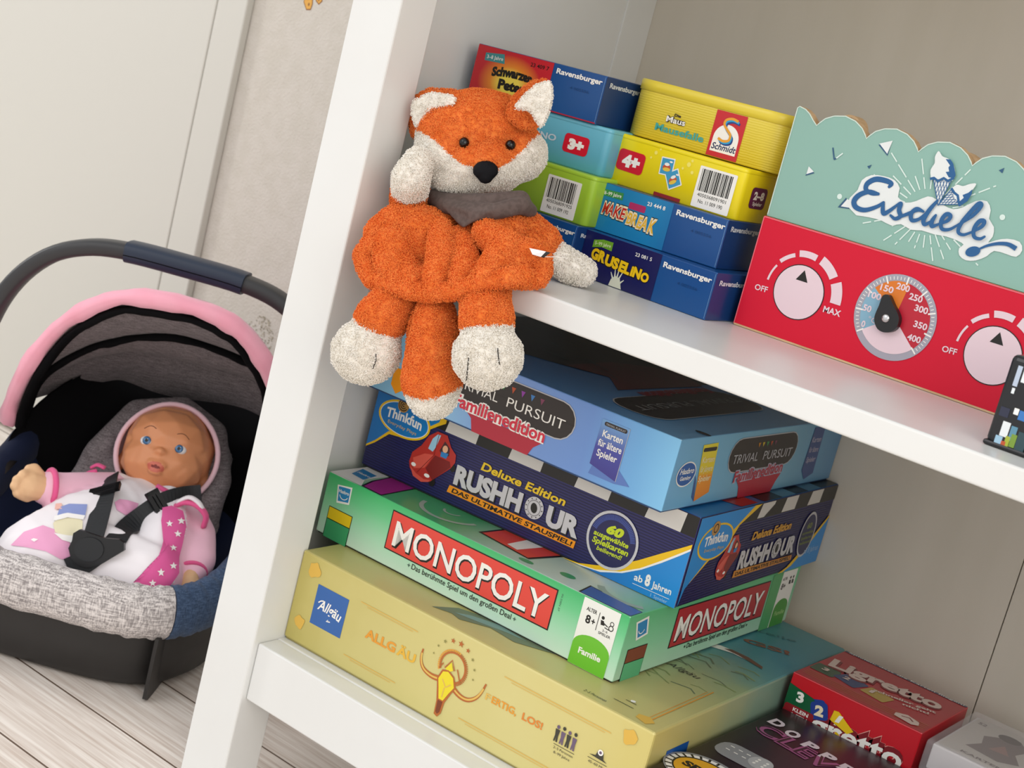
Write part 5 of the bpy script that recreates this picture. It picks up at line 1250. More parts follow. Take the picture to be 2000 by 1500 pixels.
# --- hollow body: soft folded cloth
bco, bff = soft([
    ('e', (0.0580, 0.0380, 0.3010), (0.046, 0.020, 0.022), (FR, FU, FF)),
    ('e', (0.0860, 0.0300, 0.3050), (0.036, 0.018, 0.022), (FR, FU, FF)),
    ('e', (0.0870, 0.0060, 0.2920), (0.036, 0.011, 0.012), (FR, FU, FF)),
    ('e', (0.0580, 0.0060, 0.2990), (0.026, 0.030, 0.011), (FR, FU, FF)), ('e', (0.0910, 0.0220, 0.3080), (0.040, 0.022, 0.010), (FR, FU, FF)),
    # big left fold: rolled upper rim, bulging side
    ('c', [((0.0580, 0.0240, 0.3220), 0.0075), ((0.0460, 0.0120, 0.3210), 0.0090), ((0.0340, 0.0020, 0.3160), 0.0095), ((0.0280, -0.0040, 0.3060), 0.0085)]),
    ('c', [((0.0360, 0.0020, 0.3120), 0.0120), ((0.0350, -0.0060, 0.2990), 0.0120), ((0.0280, -0.0100, 0.2900), 0.0080), ((0.0430, -0.0140, 0.2810), 0.0080)]),
    ('c', [((0.0450, -0.0080, 0.3020), 0.0120), ((0.0540, -0.0140, 0.2900), 0.0105), ((0.0670, -0.0170, 0.2840), 0.0080)]),
    # ridge, valley, middle
    ('c', [((0.0650, 0.0120, 0.3200), 0.0070), ((0.0870, -0.0100, 0.3070), 0.0082), ((0.0970, -0.0220, 0.2940), 0.0072), ((0.1010, -0.0260, 0.2880), 0.0058)]),
    ('c', [((0.0540, -0.0040, 0.2980), 0.0070), ((0.0740, -0.0180, 0.2880), 0.0068), ((0.0830, -0.0240, 0.2840), 0.0056)]),
    ('c', [((0.0870, 0.0100, 0.3150), 0.0075), ((0.1070, -0.0080, 0.3060), 0.0085), ((0.1150, -0.0200, 0.2980), 0.0070), ((0.1180, -0.0250, 0.2930), 0.0056)]),
    # right fold running down to the middle
    ('c', [((0.1040, 0.0340, 0.3310), 0.0095), ((0.0950, 0.0220, 0.3290), 0.0095), ((0.1000, 0.0140, 0.3250), 0.0085), ((0.1280, 0.0000, 0.3240), 0.0100), ((0.1320, -0.0140, 0.3130), 0.0090), ((0.1340, -0.0220, 0.3070), 0.0070), ((0.1200, -0.0130, 0.2970), 0.0065)]),
    ('c', [((0.1240, 0.0040, 0.3210), 0.0110), ((0.1400, 0.0060, 0.3240), 0.0085), ((0.1500, 0.0080, 0.3220), 0.0060)]),
    # open roll at the right end
    ('c', [((0.1360, -0.0020, 0.3150), 0.0090), ((0.1400, 0.0020, 0.3180), 0.0070), ((0.1470, 0.0080, 0.3200), 0.0055), ((0.1530, 0.0080, 0.3170), 0.0050), ((0.1550, 0.0020, 0.3120), 0.0050), ((0.1510, -0.0060, 0.3100), 0.0052), ((0.1440, -0.0100, 0.3100), 0.0070)]),
    # hem over the legs
    ('c', [((0.0320, -0.0120, 0.2840), 0.0065), ((0.0460, -0.0180, 0.2790), 0.0060), ((0.0720, -0.0240, 0.2810), 0.0052), ((0.0970, -0.0260, 0.2850), 0.0050), ((0.1190, -0.0260, 0.2930), 0.0050), ((0.1340, -0.0250, 0.3020), 0.0052), ((0.1480, -0.0210, 0.3100), 0.0054), ((0.1530, -0.0120, 0.3130), 0.0055)]),
    ('c', [((0.0520, -0.0120, 0.2830), 0.0075), ((0.0700, -0.0120, 0.2850), 0.0090), ((0.0970, -0.0120, 0.2920), 0.0095), ((0.1220, -0.0100, 0.3040), 0.0085), ((0.1380, -0.0080, 0.3120), 0.0080)]),
], 0.0015, 2)
cen = np.array((0.0680, -0.0120, 0.3070))
body = fpart('body', bco, bff, ORG, [orange], FZO)

# --- left arm raised against the bookcase side, cream paw on top
def limb(name, chain_o, chain_c, cut, extra=(), sm=5):
    co, ff = soft([('c', chain_o)]+[('c', chain_c)]+list(extra), 0.0018, sm)
    c0, ax_ = np.array(cut[0]), np.array(cut[1])-np.array(cut[0]); ax_ = ax_/np.linalg.norm(ax_)
    def pick(p):
        q = (p-c0); return ((q@ax_)+0.0006*np.sin(p[:, 0]*2600)*np.cos(p[:, 2]*2100) > 0).astype(int)
    return fpart(name, co, ff, pick, [orange, cream], FZO), co, ff
limb('arm', [((0.0270, 0.0220, 0.3260), 0.0125), ((0.0260, 0.0220, 0.3330), 0.0130)], [((0.0330, 0.0120, 0.3360), 0.0115), ((0.0380, 0.0040, 0.3450), 0.0122), ((0.0390, 0.0060, 0.3570), 0.0092)], ((0.0340, 0.0120, 0.3340), (0.0370, 0.0060, 0.3470)))
# --- right arm lying out over the shelf, cream paw down on the board
limb('arm', [((0.0790, 0.0450, 0.3310), 0.0120), ((0.0970, 0.0480, 0.3330), 0.0135), ((0.1150, 0.0560, 0.3270), 0.0115)], [((0.1240, 0.0620, 0.3200), 0.0095), ((0.1330, 0.0660, 0.3160), 0.0105), ((0.1410, 0.0700, 0.3150), 0.0092)], ((0.1230, 0.0620, 0.3210), (0.1420, 0.0700, 0.3150)))
# --- legs hanging over the edge
def foot(name, chain, fc, rx, ry, cut, toes):
    co, ff = soft([('c', chain), ('e', fc, (rx, ry, rx*0.86), (FR, FU, FF))], 0.0018, 5)
    c0, ax_ = np.array(cut[0]), np.array(cut[1])-np.array(cut[0]); ax_ = ax_/np.linalg.norm(ax_)
    pick = lambda p: (((p-c0)@ax_) > 0.0005*np.sin(p[:, 0]*2600)).astype(int)
    o = fpart(name, co, ff, pick, [orange, cream], (120, 0.0022, 0.00034))
    tr = bvh(co, ff)
    st = mat('toe_thread', '33302E', 0.8)
    for line in toes:
        mb = MB(); P = []
        for ry_ in line:
            p, n_ = hit(tr, ry_)
            if p is not None: P.append(p+n_*0.0016)
        if len(P) > 1: mb.tube(P, 0.00035, st, seg=6); q = mb.build('toe_stitch'); q.parent = o
foot('leg', [((0.0620, -0.0020, 0.2830), 0.0140), ((0.0640, -0.0140, 0.2700), 0.0150), ((0.0630, -0.0240, 0.2560), 0.0165)], (0.0630, -0.0300, 0.2360), 0.0222, 0.0208, ((0.0660, -0.0260, 0.2530), (0.0630, -0.0260, 0.2350)),
     [[((0.1611, -0.1411, 0.2679), (-0.6172, 0.7590, -0.2071)), ((0.1619, -0.1411, 0.2643), (-0.6161, 0.7588, -0.2112)), ((0.1609, -0.1409, 0.2599), (-0.6160, 0.7575, -0.2161))]])
foot('leg', [((0.1220, -0.0020, 0.3010), 0.0145), ((0.1320, -0.0140, 0.2900), 0.0152), ((0.1440, -0.0240, 0.2810), 0.0165)], (0.1550, -0.0300, 0.2630), 0.0212, 0.0205, ((0.1460, -0.0260, 0.2780), (0.1520, -0.0260, 0.2640)),
     [[((0.2412, -0.1469, 0.2963), (-0.5599, 0.8075, -0.1858)), ((0.2429, -0.1469, 0.2928), (-0.5579, 0.8078, -0.1904)), ((0.2447, -0.1470, 0.2894), (-0.5559, 0.8081, -0.1949))], [((0.2256, -0.1456, 0.2865), (-0.5713, 0.7971, -0.1955)), ((0.2264, -0.1456, 0.2821), (-0.5700, 0.7967, -0.2009)), ((0.2272, -0.1455, 0.2760), (-0.5683, 0.7960, -0.2084))]])
# --- tail
tco, tff = soft([('c', [((0.0890, -0.0090, 0.2820), 0.0085), ((0.0980, -0.0140, 0.2700), 0.0125), ((0.1050, -0.0180, 0.2520), 0.0162), ((0.1120, -0.0210, 0.2340), 0.0190), ((0.1150, -0.0210, 0.2250), 0.0155)]),
                 ('e', (0.0940, -0.0140, 0.2480), (0.010, 0.030, 0.009), (FR, FU, FF)), ('e', (0.1100, -0.0140, 0.2530), (0.010, 0.030, 0.009), (FR, FU, FF))], 0.0018, 5)
c0 = np.array((0.1120, -0.0200, 0.2250))
def tail_pick(p):
    q = (p-c0)*1000; a = q@FR; b = q@FU
    return (b < 0.6+0.020*(a-1)**2-4.2+0.10*a).astype(int)
fpart('tail', tco, tff, tail_pick, [orange, cream], FZO)

# --- grey brown bandana
ban = add_noise(mat('bandana_cloth', '62534E', 0.85, sheen=0.05), '564843', 300, 2, 0.4, 0.6, bump=0.2, bdist=0.0004, bscale=1200)
sco, sff = soft([('c', [((0.0390, 0.0300, 0.3350), 0.0060), ((0.0570, 0.0220, 0.3340), 0.0058), ((0.0800, 0.0160, 0.3360), 0.0052), ((0.1000, 0.0180, 0.3410), 0.0056), ((0.1080, 0.0320, 0.3480), 0.0060), ((0.1060, 0.0460, 0.3450), 0.0050)]),
                 ('c', [((0.0380, 0.0340, 0.3330), 0.0070), ((0.0570, 0.0260, 0.3350), 0.0075), ((0.0870, 0.0240, 0.3430), 0.0070), ((0.1020, 0.0380, 0.3500), 0.0070)])], 0.0014, 4,
                prisms=[([(0.0570, 0.0170, 0.3340), (0.0790, 0.0110, 0.3370), (0.1000, 0.0130, 0.3410), (0.1110, 0.0320, 0.3460), (0.1090, 0.0240, 0.3410), (0.0980, 0.0140, 0.3350), (0.0900, 0.0110, 0.3310), (0.0840, 0.0100, 0.3250), (0.0740, 0.0120, 0.3280)], tuple(FF*0.0045))])
o = skin_obj('bandana', sco, sff, ORG, [ban], fox); o.matrix_parent_inverse = Matrix.Translation((-0.085, -0.045, -0.3045))
# --- sewn-in label with a loose thread
lw = mat('label_satin', 'E9EAEC', 0.35); lk = mat('label_black', '1A1A1C', 0.5)
mb = MB(); a, b_, c_, d_ = [Vector(v) for v in ((0.1430, 0.0020, 0.3280), (0.1550, 0.0040, 0.3310), (0.1570, 0.0040, 0.3300), (0.1460, 0.0010, 0.3260))]
a, b_, c_, d_ = [Vector(v) for v in ((0.1470, -0.0040, 0.3290), (0.1580, -0.0020, 0.3300), (0.1560, -0.0030, 0.3260), (0.1510, -0.0050, 0.3260))]
mb.prism([a, b_, c_, d_], Vector(FF)*0.0008, lw)
e1 = b_.lerp(c_, 0.0)+(b_-a)*0.10; e2 = c_+(c_-d_)*0.35; e1 = b_+(b_-a)*0.28; mb.prism([b_, e1, e2, c_], Vector(FF)*0.0008, lk)
o = mb.build('label'); o.parent = fox; o.matrix_parent_inverse = Matrix.Translation((-0.085, -0.045, -0.3045))
mb = MB(); mb.tube([(0.1590, -0.0030, 0.3270), (0.1660, 0.0000, 0.3290), (0.1720, 0.0020, 0.3300)], 0.00025, cream, seg=6)
q = mb.build('thread', o)

# ================================================================== DOLL CAR SEAT
SO = Vector((-0.232, 0.017, FZ)); SU = Vector((0.8601, 0.5101, 0)); SV = Vector((-0.5101, 0.8601, 0)); SYAW = math.atan2(SU.y, SU.x)
seat = thing('doll_car_seat', 'dark grey doll car seat with pink edged canopy on the floor', 'doll car seat', SO, SYAW)
shellm = add_noise(mat('seat_shell_plastic', '201E1D', 0.45), '252322', 20, 3, bump=0.05, bdist=0.0004, bscale=1500)
barm = mat('handle_plastic', '303032', 0.42); gripm = mat('grip_navy', '1D2A3F', 0.42)
navy = mat('navy_cloth', '141E3A', 0.9, spec=0.1, sheen=0.1); blackc = mat('black_cloth', '0C0C0E', 0.9, spec=0.1)
denim = weave('denim_blue', '34455F', '4E6280', 1400, bump=0.2)
mel = weave('melange_light', '8E8888', 'E0DAD8', 1000, bump=0.4, k=(0.40, 0.60))
meld = weave('melange_dark', '5A5254', '8E8688', 1100, bump=0.3, k=(0.36, 0.64))
pinkc = add_noise(mat('pink_cloth', 'F0A9BC', 0.85, sheen=0.3), 'EFA2B6', 40, 3, bump=0.3, bdist=0.002, bscale=60)

def sup(th, a, b, e):
    c, s_ = math.cos(th), math.sin(th)
    return a*math.copysign(abs(c)**(2/e), c), b*math.copysign(abs(s_)**(2/e), s_)
NV = 72
def rimw(v): # height of the rim along the depth
    t = max(0, min(1, v/0.30)); return 0.078+0.010*t+0.070*t*t
def loft(levels, m, name, flip=False, parent=seat, caps=None):
    """levels: (half width, half depth, centre v, exponent, height function)"""
    mb = MB(); rows = []
    for a, b_, cv, e, hf in levels:
        row = []
        for k in range(NV):
            x, y = sup(2*PI*k/NV, a, b_, e); row.append((x, cv+y, hf(cv+y)))
        rows.append(row)
    mb.grid(rows, m, closed_u=True, flip=flip)
    if caps is not None: mb.add(rows[caps], [list(range(NV))[::(-1 if caps == 0 else 1)]], m)
    return mb.build(name, parent)
loft([(0.108, 0.150, 0.153, 3.6, lambda v: 0.003+0.16*max(0, v-0.24)), (0.117, 0.160, 0.158, 3.6, lambda v: 0.010+0.14*max(0, v-0.24)),
      (0.121, 0.164, 0.160, 3.6, lambda v: 0.032+0.10*v), (0.121, 0.165, 0.161, 3.8, lambda v: rimw(v)-0.020), (0.121, 0.166, 0.161, 4, lambda v: rimw(v)-0.004),
      (0.114, 0.160, 0.161, 4, lambda v: rimw(v)-0.004), (0.100, 0.148, 0.160, 4, lambda v: 0.05+0.1*v)], shellm, 'shell', caps=0)
# rockers
for sx_ in (-1, 1):
    mb = MB(); pts = []
    for k in range(17):
        v = 0.0+0.045*k/16; pts.append((v, 0.0003+2.0*v*v))
    prof = [(sx_*0.0895, -0.006, 0.056), (sx_*0.0895, -0.006, 0.003)]+[(sx_*0.0895, v, w_) for v, w_ in pts]+[(sx_*0.0895, 0.045, 0.046)]
    mb.prism(prof, (sx_*0.003, 0, 0), shellm); mb.build('rocker', seat)
# liner: navy bowl and dark back rest
loft([(0.117, 0.165, 0.161, 4, lambda v: rimw(v)+0.002), (0.108, 0.155, 0.162, 4, lambda v: rimw(v)-0.004),
      (0.095, 0.140, 0.165, 3.5, lambda v: 0.062+0.30*max(0, v-0.10)), (0.080, 0.120, 0.165, 3, lambda v: 0.050+0.34*max(0, v-0.08)), (0.04, 0.07, 0.155, 2.5, lambda v: 0.045+0.34*max(0, v-0.08))],
     navy, 'liner', flip=False, caps=4)
mb = MB(); rows = []
for j in range(13):
    t = j/12; w_ = 0.085+0.125*t; v = 0.225+0.075*t
    hw = 0.128*(1-0.35*t**3)
    row = []
    for k in range(25):
        s_ = -1+2*k/24; row.append((hw*s_, v-0.085*abs(s_)**3*(1-0.2*t)+0.0, w_-0.02*abs(s_)**4*t))
    rows.append(row)
mb.grid(rows, blackc); rows2 = [[(p[0]*1.02, p[1]+0.006, p[2]) for p in r] for r in rows]; mb.grid(rows2, blackc, flip=True)
mb.build('back_rest', seat)
# padded rim: melange front roll, blue sides
def roll(k0, k1, m, name, rr_=0.0155, tall=1.45, n=60):
    path = []; 
    for k in range(n+1):
        th = math.radians(k0+(k1-k0)*k/n); x, y = sup(th, 0.121, 0.170, 3.6); v = 0.163+y
        path.append((x, v, rimw(v)-0.006))
    mb = MB(); rows = []
    for i, p in enumerate(path):
        P = Vector(p); T_ = (Vector(path[min(i+1, n)])-Vector(path[max(i-1, 0)])).normalized()
        N_ = T_.cross(Vector((0, 0, 1))).normalized(); B_ = Vector((0, 0, 1)); row = []
        wr = 1+0.035*math.sin(i*0.8)+0.025*math.sin(i*1.7+1)
        for q in range(16):
            an = 2*PI*q/16; wob = 1+0.03*math.sin(i*1.1+q*0.8)
            row.append(P+N_*math.cos(an)*rr_*wob+B_*math.sin(an)*rr_*tall*wr)
        rows.append(row)
    mb.grid(rows, m, closed_u=True)
    mb.add(rows[0], [list(range(16))[::-1]], m); mb.add(rows[-1], [list(range(16))], m)
    return mb.build(name, seat)
roll(218, 306, mel, 'front_pad'); roll(306.3, 380, denim, 'side_pad'); roll(160, 217.7, navy, 'side_pad')
# melange pillow behind the head and shoulders
pco, pff = soft([('e', (0.006, 0.205, 0.128), (0.070, 0.012, 0.062), ((1, 0, 0), (0, 0.80, -0.6), (0, 0.6, 0.80))),
                 ('e', (0.006, 0.165, 0.095), (0.080, 0.012, 0.060), ((1, 0, 0), (0, 0.70, -0.71), (0, 0.71, 0.70))),
                 ('c', [((-0.052, 0.155, 0.085), 0.012), ((-0.050, 0.195, 0.125), 0.014), ((-0.030, 0.222, 0.165), 0.013), ((0.010, 0.230, 0.178), 0.012), ((0.045, 0.222, 0.165), 0.013), ((0.064, 0.195, 0.130), 0.014), ((0.068, 0.150, 0.088), 0.012)])], 0.003, 8)
skin_obj('head_pillow', pco, pff, ORG, [meld], seat)
# canopy: arches around a hinge, from the pink front rim back to the shell
def arch(A, vt, wt, vs_, ws, n=40, e=2.6, lean=0.0):
    out = []
    for k in range(n+1):
        th = PI*k/n; x, y = sup(th, A, 1.0, e); t = max(0, y)
        out.append((x+lean*t, vs_+(vt-vs_)*t, ws+(wt-ws)*t))
    return out
def prof(pts): return [tuple(p) for p in smooth_pts(pts, 4)][::-1]
A0 = prof([(-0.1270, 0.1650, 0.1400), (-0.1210, 0.1500, 0.1670), (-0.1040, 0.1300, 0.2090), (-0.0800, 0.1150, 0.2500), (-0.0520, 0.1000, 0.2770), (-0.0220, 0.0900, 0.2960), (0.0140, 0.0860, 0.3030), (0.0480, 0.0900, 0.3030), (0.0720, 0.0960, 0.2960), (0.0890, 0.1040, 0.2830), (0.1040, 0.1180, 0.2620), (0.1130, 0.1400, 0.2340), (0.1180, 0.1650, 0.2020)])
A1 = prof([(-0.1220, 0.1850, 0.1440), (-0.1130, 0.1750, 0.1800), (-0.0950, 0.1700, 0.2050), (-0.0660, 0.1650, 0.2300), (-0.0450, 0.1620, 0.2420), (-0.0240, 0.1600, 0.2520), (0.0090, 0.1600, 0.2610), (0.0440, 0.1630, 0.2600), (0.0720, 0.1680, 0.2550), (0.0890, 0.1720, 0.2470), (0.1020, 0.1780, 0.2290), (0.1100, 0.1820, 0.2120), (0.1150, 0.1880, 0.1910)])
A3 = prof([(-0.1390, 0.2150, 0.1420), (-0.1280, 0.2250, 0.1510), (-0.1170, 0.2400, 0.1560), (-0.0930, 0.2500, 0.1690), (-0.0760, 0.2550, 0.1760), (-0.0600, 0.2580, 0.1810), (-0.0300, 0.2620, 0.1770), (0.0010, 0.2600, 0.1790), (0.0480, 0.2500, 0.1880), (0.0760, 0.2400, 0.1890), (0.0940, 0.2300, 0.1850), (0.1060, 0.2150, 0.1820), (0.1130, 0.2050, 0.1760)])
A2 = [tuple((p[i]+q[i])/2+(0, 0.004, 0.006)[i] for i in range(3)) for p, q in zip(A1, A3)]
def mixrow(a, b_, t, sag=0.0):
    return [(p[0]*(1-t)+q[0]*t, p[1]*(1-t)+q[1]*t, p[2]*(1-t)+q[2]*t-sag*math.sin(PI*t)*max(0, (p[2]-0.12)/0.18)) for p, q in zip(a, b_)]
def off(a, d):  # grow an arch outward
    out = []
    for i, p in enumerate(a):
        t = Vector(a[min(i+1, len(a)-1)])-Vector(a[max(i-1, 0)]); nn = Vector((t.z, 0, -t.x)).normalized(); out.append((p[0]+nn.x*d, p[1], p[2]+nn.z*d))
    return out
mb = MB()
rows = [mixrow(A0, A1, t/6, 0.006) for t in range(7)]+[mixrow(A1, A2, t/6, 0.007) for t in range(1, 7)]+[mixrow(A2, A3, t/5, 0.004) for t in range(1, 6)]
mb.grid(rows, meld); mb.grid([off(r, 0.0016) for r in rows], pinkc, flip=True)
mb.build('canopy', seat)
mb = MB(); rr_ = []
def band(a, w0, w1, d0, d1, m, name, wr=0.0):
    mb = MB(); ring_ = []
    L = len(a)
    for i in range(L):
        p = Vector(a[i]); t = Vector(a[min(i+1, L-1)])-Vector(a[max(i-1, 0)]); nn = Vector((t.z, 0, -t.x)).normalized()
        o_ = wr*(math.sin(i*0.83)+0.6*math.sin(i*1.9+2))
        ring_.append([p+nn*(d1+o_)+Vector((0, w0, 0)), p+nn*(d1+o_)*1.0+Vector((0, (w0+w1)/2, 0.001)), p+nn*(d1-0.001)+Vector((0, w1, 0)), p+nn*d0+Vector((0, w1, 0)), p+nn*(d0-o_)+Vector((0, w0, 0)), p+nn*((d0+d1)/2)+Vector((0, w0-0.004, 0))])
    mb.grid(ring_, m, closed_u=True, flip=True); mb.add(ring_[0], [list(range(6))], m); mb.add(ring_[-1], [list(range(6))[::-1]], m)
    return mb.build(name, seat)
band(A0, -0.004, 0.014, -0.0065, 0.0065, pinkc, 'canopy_trim', 0.0009)
band(off(A0, -0.0075), 0.000, 0.010, -0.0065, 0.000, blackc, 'canopy_binding', 0.0006)
band(off(A1, 0.001), -0.004, 0.004, -0.0065, 0.000, blackc, 'canopy_rib', 0.0006)
mb = MB(); mb.tube([(-0.147, 0.160, 0.122), (-0.150, 0.175, 0.070)], 0.0022, blackc, seg=8); mb.build('canopy_stay', seat)
mb = MB(); mb.tube([(0.147, 0.160, 0.122), (0.150, 0.175, 0.070)], 0.0022, blackc, seg=8); mb.build('canopy_stay', seat)
# handle: squarish arch of flattened bar
HP = [(-0.158, 0.150, 0.095), (-0.160, 0.150, 0.180), (-0.154, 0.150, 0.232), (-0.138, 0.150, 0.272), (-0.112, 0.150, 0.302), (-0.080, 0.150, 0.318), (-0.044, 0.150, 0.324), (0.008, 0.150, 0.3245), (0.062, 0.150, 0.323), (0.098, 0.150, 0.315), (0.126, 0.150, 0.296), (0.148, 0.150, 0.268), (0.162, 0.150, 0.232), (0.167, 0.150, 0.180), (0.165, 0.150, 0.095)]
hp_ = smooth_pts(HP, 5)
def bar(path, hr, hv, m, name):
    mb = MB(); rows = []; L = len(path)
    for i, p in enumerate(path):
        t = (path[min(i+1, L-1)]-path[max(i-1, 0)]).normalized(); nn = Vector((t.z, 0, -t.x)).normalized(); row = []
        for q in range(16):
            x, y = sup(2*PI*q/16, hr, hv, 3.5); row.append(p+nn*x+Vector((0, y, 0)))
        rows.append(row)
    mb.grid(rows, m, closed_u=True, flip=True); mb.add(rows[0], [list(range(16))], m); mb.add(rows[-1], [list(range(16))[::-1]], m)
    return mb.build(name, seat)
handle = bar(hp_, 0.0074, 0.0120, barm, 'handle')
gp = [p for p in hp_ if -0.046 <= p.x <= 0.062]
grip = bar(gp, 0.0094, 0.0142, gripm, 'handle_grip')
mb = MB(); mb.tube([p+Vector((0, -0.0138, -0.0020)) for p in gp], 0.0005, blackc, seg=6); q = mb.build('grip_seam'); q.parent = grip
for sx_ in (-1, 1):
    mb = MB(); cx_ = sx_*0.156+0.002
    mb.tube([(cx_-sx_*0.045, 0.150, 0.092), (cx_+sx_*0.010, 0.150, 0.092)], 0.020, shellm, seg=20); mb.build('handle_pivot', seat)

# ================================================================== DOLL
skin = mat('doll_vinyl', 'DB9468', 0.42, spec=0.4); n, l, b = nodes(skin); b.inputs['Subsurface Weight'].default_value = 0.12; b.inputs['Subsurface Radius'].default_value = (0.01, 0.004, 0.002); b.inputs['Subsurface Scale'].default_value = 0.4
skinb = mat('doll_cloth_skin', 'E2B78C', 0.6); lips = mat('doll_lips', 'D06C58', 0.4); mouth = mat('doll_mouth', '7E2A24', 0.45)
doll = thing('baby_doll', 'baby doll in pink bonnet and white romper, strapped in the car seat', 'doll', (-0.2865, 0.0893, -0.0500))
def dpart(o, par=None):
    o.parent = par or doll
    if (par or doll) is doll: o.matrix_parent_inverse = Matrix.Translation(-Vector((-0.2865, 0.0893, -0.0500)))
    return o
whitec = mat('romper_white', 'F3EEF2', 0.85, sheen=0.1); palep = mat('sleeve_pink', 'EFBDD0', 0.85, sheen=0.2); hot = mat('trim_pink', 'E2578F', 0.8, sheen=0.2)
# face frame: facing, to the doll's left (picture right), up
DF = (np.array([0.545, -0.813, 0.205])*0.97+np.array(RIGHT)*0.10+np.array(UP)*0.22); DF /= np.linalg.norm(DF)
DU = np.array(UP)*0.96+np.array(RIGHT)*0.25; DU -= DF*(DU@DF); DU /= np.linalg.norm(DU)
DR = np.cross(DU, DF); DR = DR if DR@np.array(RIGHT) > 0 else -DR
HC = np.array((-0.3092, 0.1805, 0.0170))
HS = 1.10
def dl(a, b_, c): return tuple(HC+(DR*a+DU*b_+DF*c)*0.001*HS)
AX = (tuple(DR), tuple(DU), tuple(DF))
hco, hff = soft([('e', dl(0, 3, -6), (0.0424, 0.0440, 0.0418), AX), ('e', dl(0, -9, 8), (0.0380, 0.0297, 0.0297), AX),
                 ('e', dl(-16, -13, 16), (0.0160, 0.0143, 0.0143), AX), ('e', dl(16, -13, 16), (0.0160, 0.0143, 0.0143), AX),
                 ('e', dl(0, -26, 14), (0.0132, 0.0094, 0.0121), AX), ('e', dl(0, 9, 4), (0.0374, 0.0308, 0.0341), AX),
                 ('e', dl(35, -14, -8), (0.0044, 0.0099, 0.0066), AX), ('e', dl(-35, -14, -8), (0.0044, 0.0099, 0.0066), AX)], 0.0014, 9)
fco, fff = soft([('e', dl(0, 3, -6), (0.0424, 0.0440, 0.0418), AX)], 0.003, 2)
htree = bvh(hco, hff)
def on_head(a, b_):
    r = htree.ray_cast(Vector(dl(a, b_, 80)), Vector(tuple(-DF))); return r[0]
nose_p = on_head(0, -4); mouth_p = on_head(0, -16)
face_shapes = [('e', tuple(nose_p+Vector(tuple(DF))*0.0005), (0.0046, 0.0040, 0.0050), AX), ('e', tuple(nose_p-Vector(tuple(DR))*0.0035-Vector(tuple(DU))*0.0006), (0.0029, 0.0026, 0.0026), AX), ('e', tuple(nose_p+Vector(tuple(DR))*0.0035-Vector(tuple(DU))*0.0006), (0.0029, 0.0026, 0.0026), AX),
    ('e', tuple(mouth_p+Vector(tuple(DF))*0.000+Vector(tuple(DU))*0.0015), (0.0097, 0.0051, 0.0046), AX), ('e', tuple(mouth_p-Vector(tuple(DU))*0.0050), (0.0068, 0.0035, 0.0040), AX)]
hco, hff = soft([('e', dl(0, 3, -6), (0.0424, 0.0440, 0.0418), AX), ('e', dl(0, -9, 8), (0.0380, 0.0297, 0.0297), AX),
                 ('e', dl(-16, -13, 16), (0.0160, 0.0143, 0.0143), AX), ('e', dl(16, -13, 16), (0.0160, 0.0143, 0.0143), AX),
                 ('e', dl(0, -26, 14), (0.0132, 0.0094, 0.0121), AX), ('e', dl(0, 9, 4), (0.0374, 0.0308, 0.0341), AX),
                 ('e', dl(35, -14, -8), (0.0044, 0.0099, 0.0066), AX), ('e', dl(-35, -14, -8), (0.0044, 0.0099, 0.0066), AX)]+face_shapes, 0.0011, 12)
mp3 = np.array(mouth_p)
def face_pick(p):
    q = (p-mp3)*1000; a = q@DR; b_ = q@DU; c = q@DF
    lip = (((a/7.6)**2+((b_+1.2)/4.6)**2) < 1)&(c > -4)
    lip &= ~((b_ > 1.6)&(np.abs(a) > 5.0))
    op = (((a/4.2)**2+((b_+1.2)/1.5)**2) < 1)&(c > -4)
    return np.where(op, 2, np.where(lip, 1, 0))
dhead = dpart(skin_obj('head', hco, hff, face_pick, [skin, lips, mouth]))
htree = bvh(hco, hff)
eyew = mat('doll_eye_white', 'F2F2F4', 0.15); iris = mat('doll_iris', '3A6C9C', 0.15); irisd = mat('doll_iris_dark', '1E3C60', 0.15); brow = mat('doll_brow', '7A4A34', 0.6)
for sx_ in (-1, 1):
    p = on_head(sx_*13.4, 2.2)
    r_ = htree.ray_cast(Vector(dl(sx_*13.4, 2.2, 80)), Vector(tuple(-DF))); p = r_[0]
    c_ = p-Vector(tuple(DF))*0.0026
    M = Matrix([[DR[i], DU[i], DF[i]] for i in range(3)])
    mb = MB(); mb.ellipsoid(c_, (0.0060, 0.0046, 0.0050), eyew, M); 
    def disc(rad, z, m_):
        pts = [c_+Vector(tuple(DR))*(rad*math.cos(2*PI*k/24)-0.0002*sx_)+Vector(tuple(DU))*rad*math.sin(2*PI*k/24)+Vector(tuple(DF))*(z-0.5*rad*rad/0.006) for k in range(24)]
        mb.add(pts+[c_+Vector(tuple(DF))*(z+0.00015)], [(k, (k+1) % 24, 24) for k in range(24)], m_, True)
    disc(0.0037, 0.00535, irisd); disc(0.0031, 0.00545, iris); disc(0.0015, 0.0056, blk)
    g = c_+Vector(tuple(DR))*0.0009+Vector(tuple(DU))*0.0012+Vector(tuple(DF))*0.0054; mb.ellipsoid(g, (0.0005, 0.0005, 0.0003), eyew, None, 8, 6)
    o = mb.build('eye'); o.parent = dhead
    P = []
    for k in range(9):
        a = sx_*(8.5+k*1.25); h_ = htree.ray_cast(Vector(dl(a, 13.2+2.2*math.sin(k/8*PI)-k*0.18, 80)), Vector(tuple(-DF)))
        if h_[0]: P.append(h_[0]+h_[1]*0.0001)
    mb = MB(); mb.tube(P, 0.00035, brow, seg=6); o = mb.build('eyebrow'); o.parent = dhead
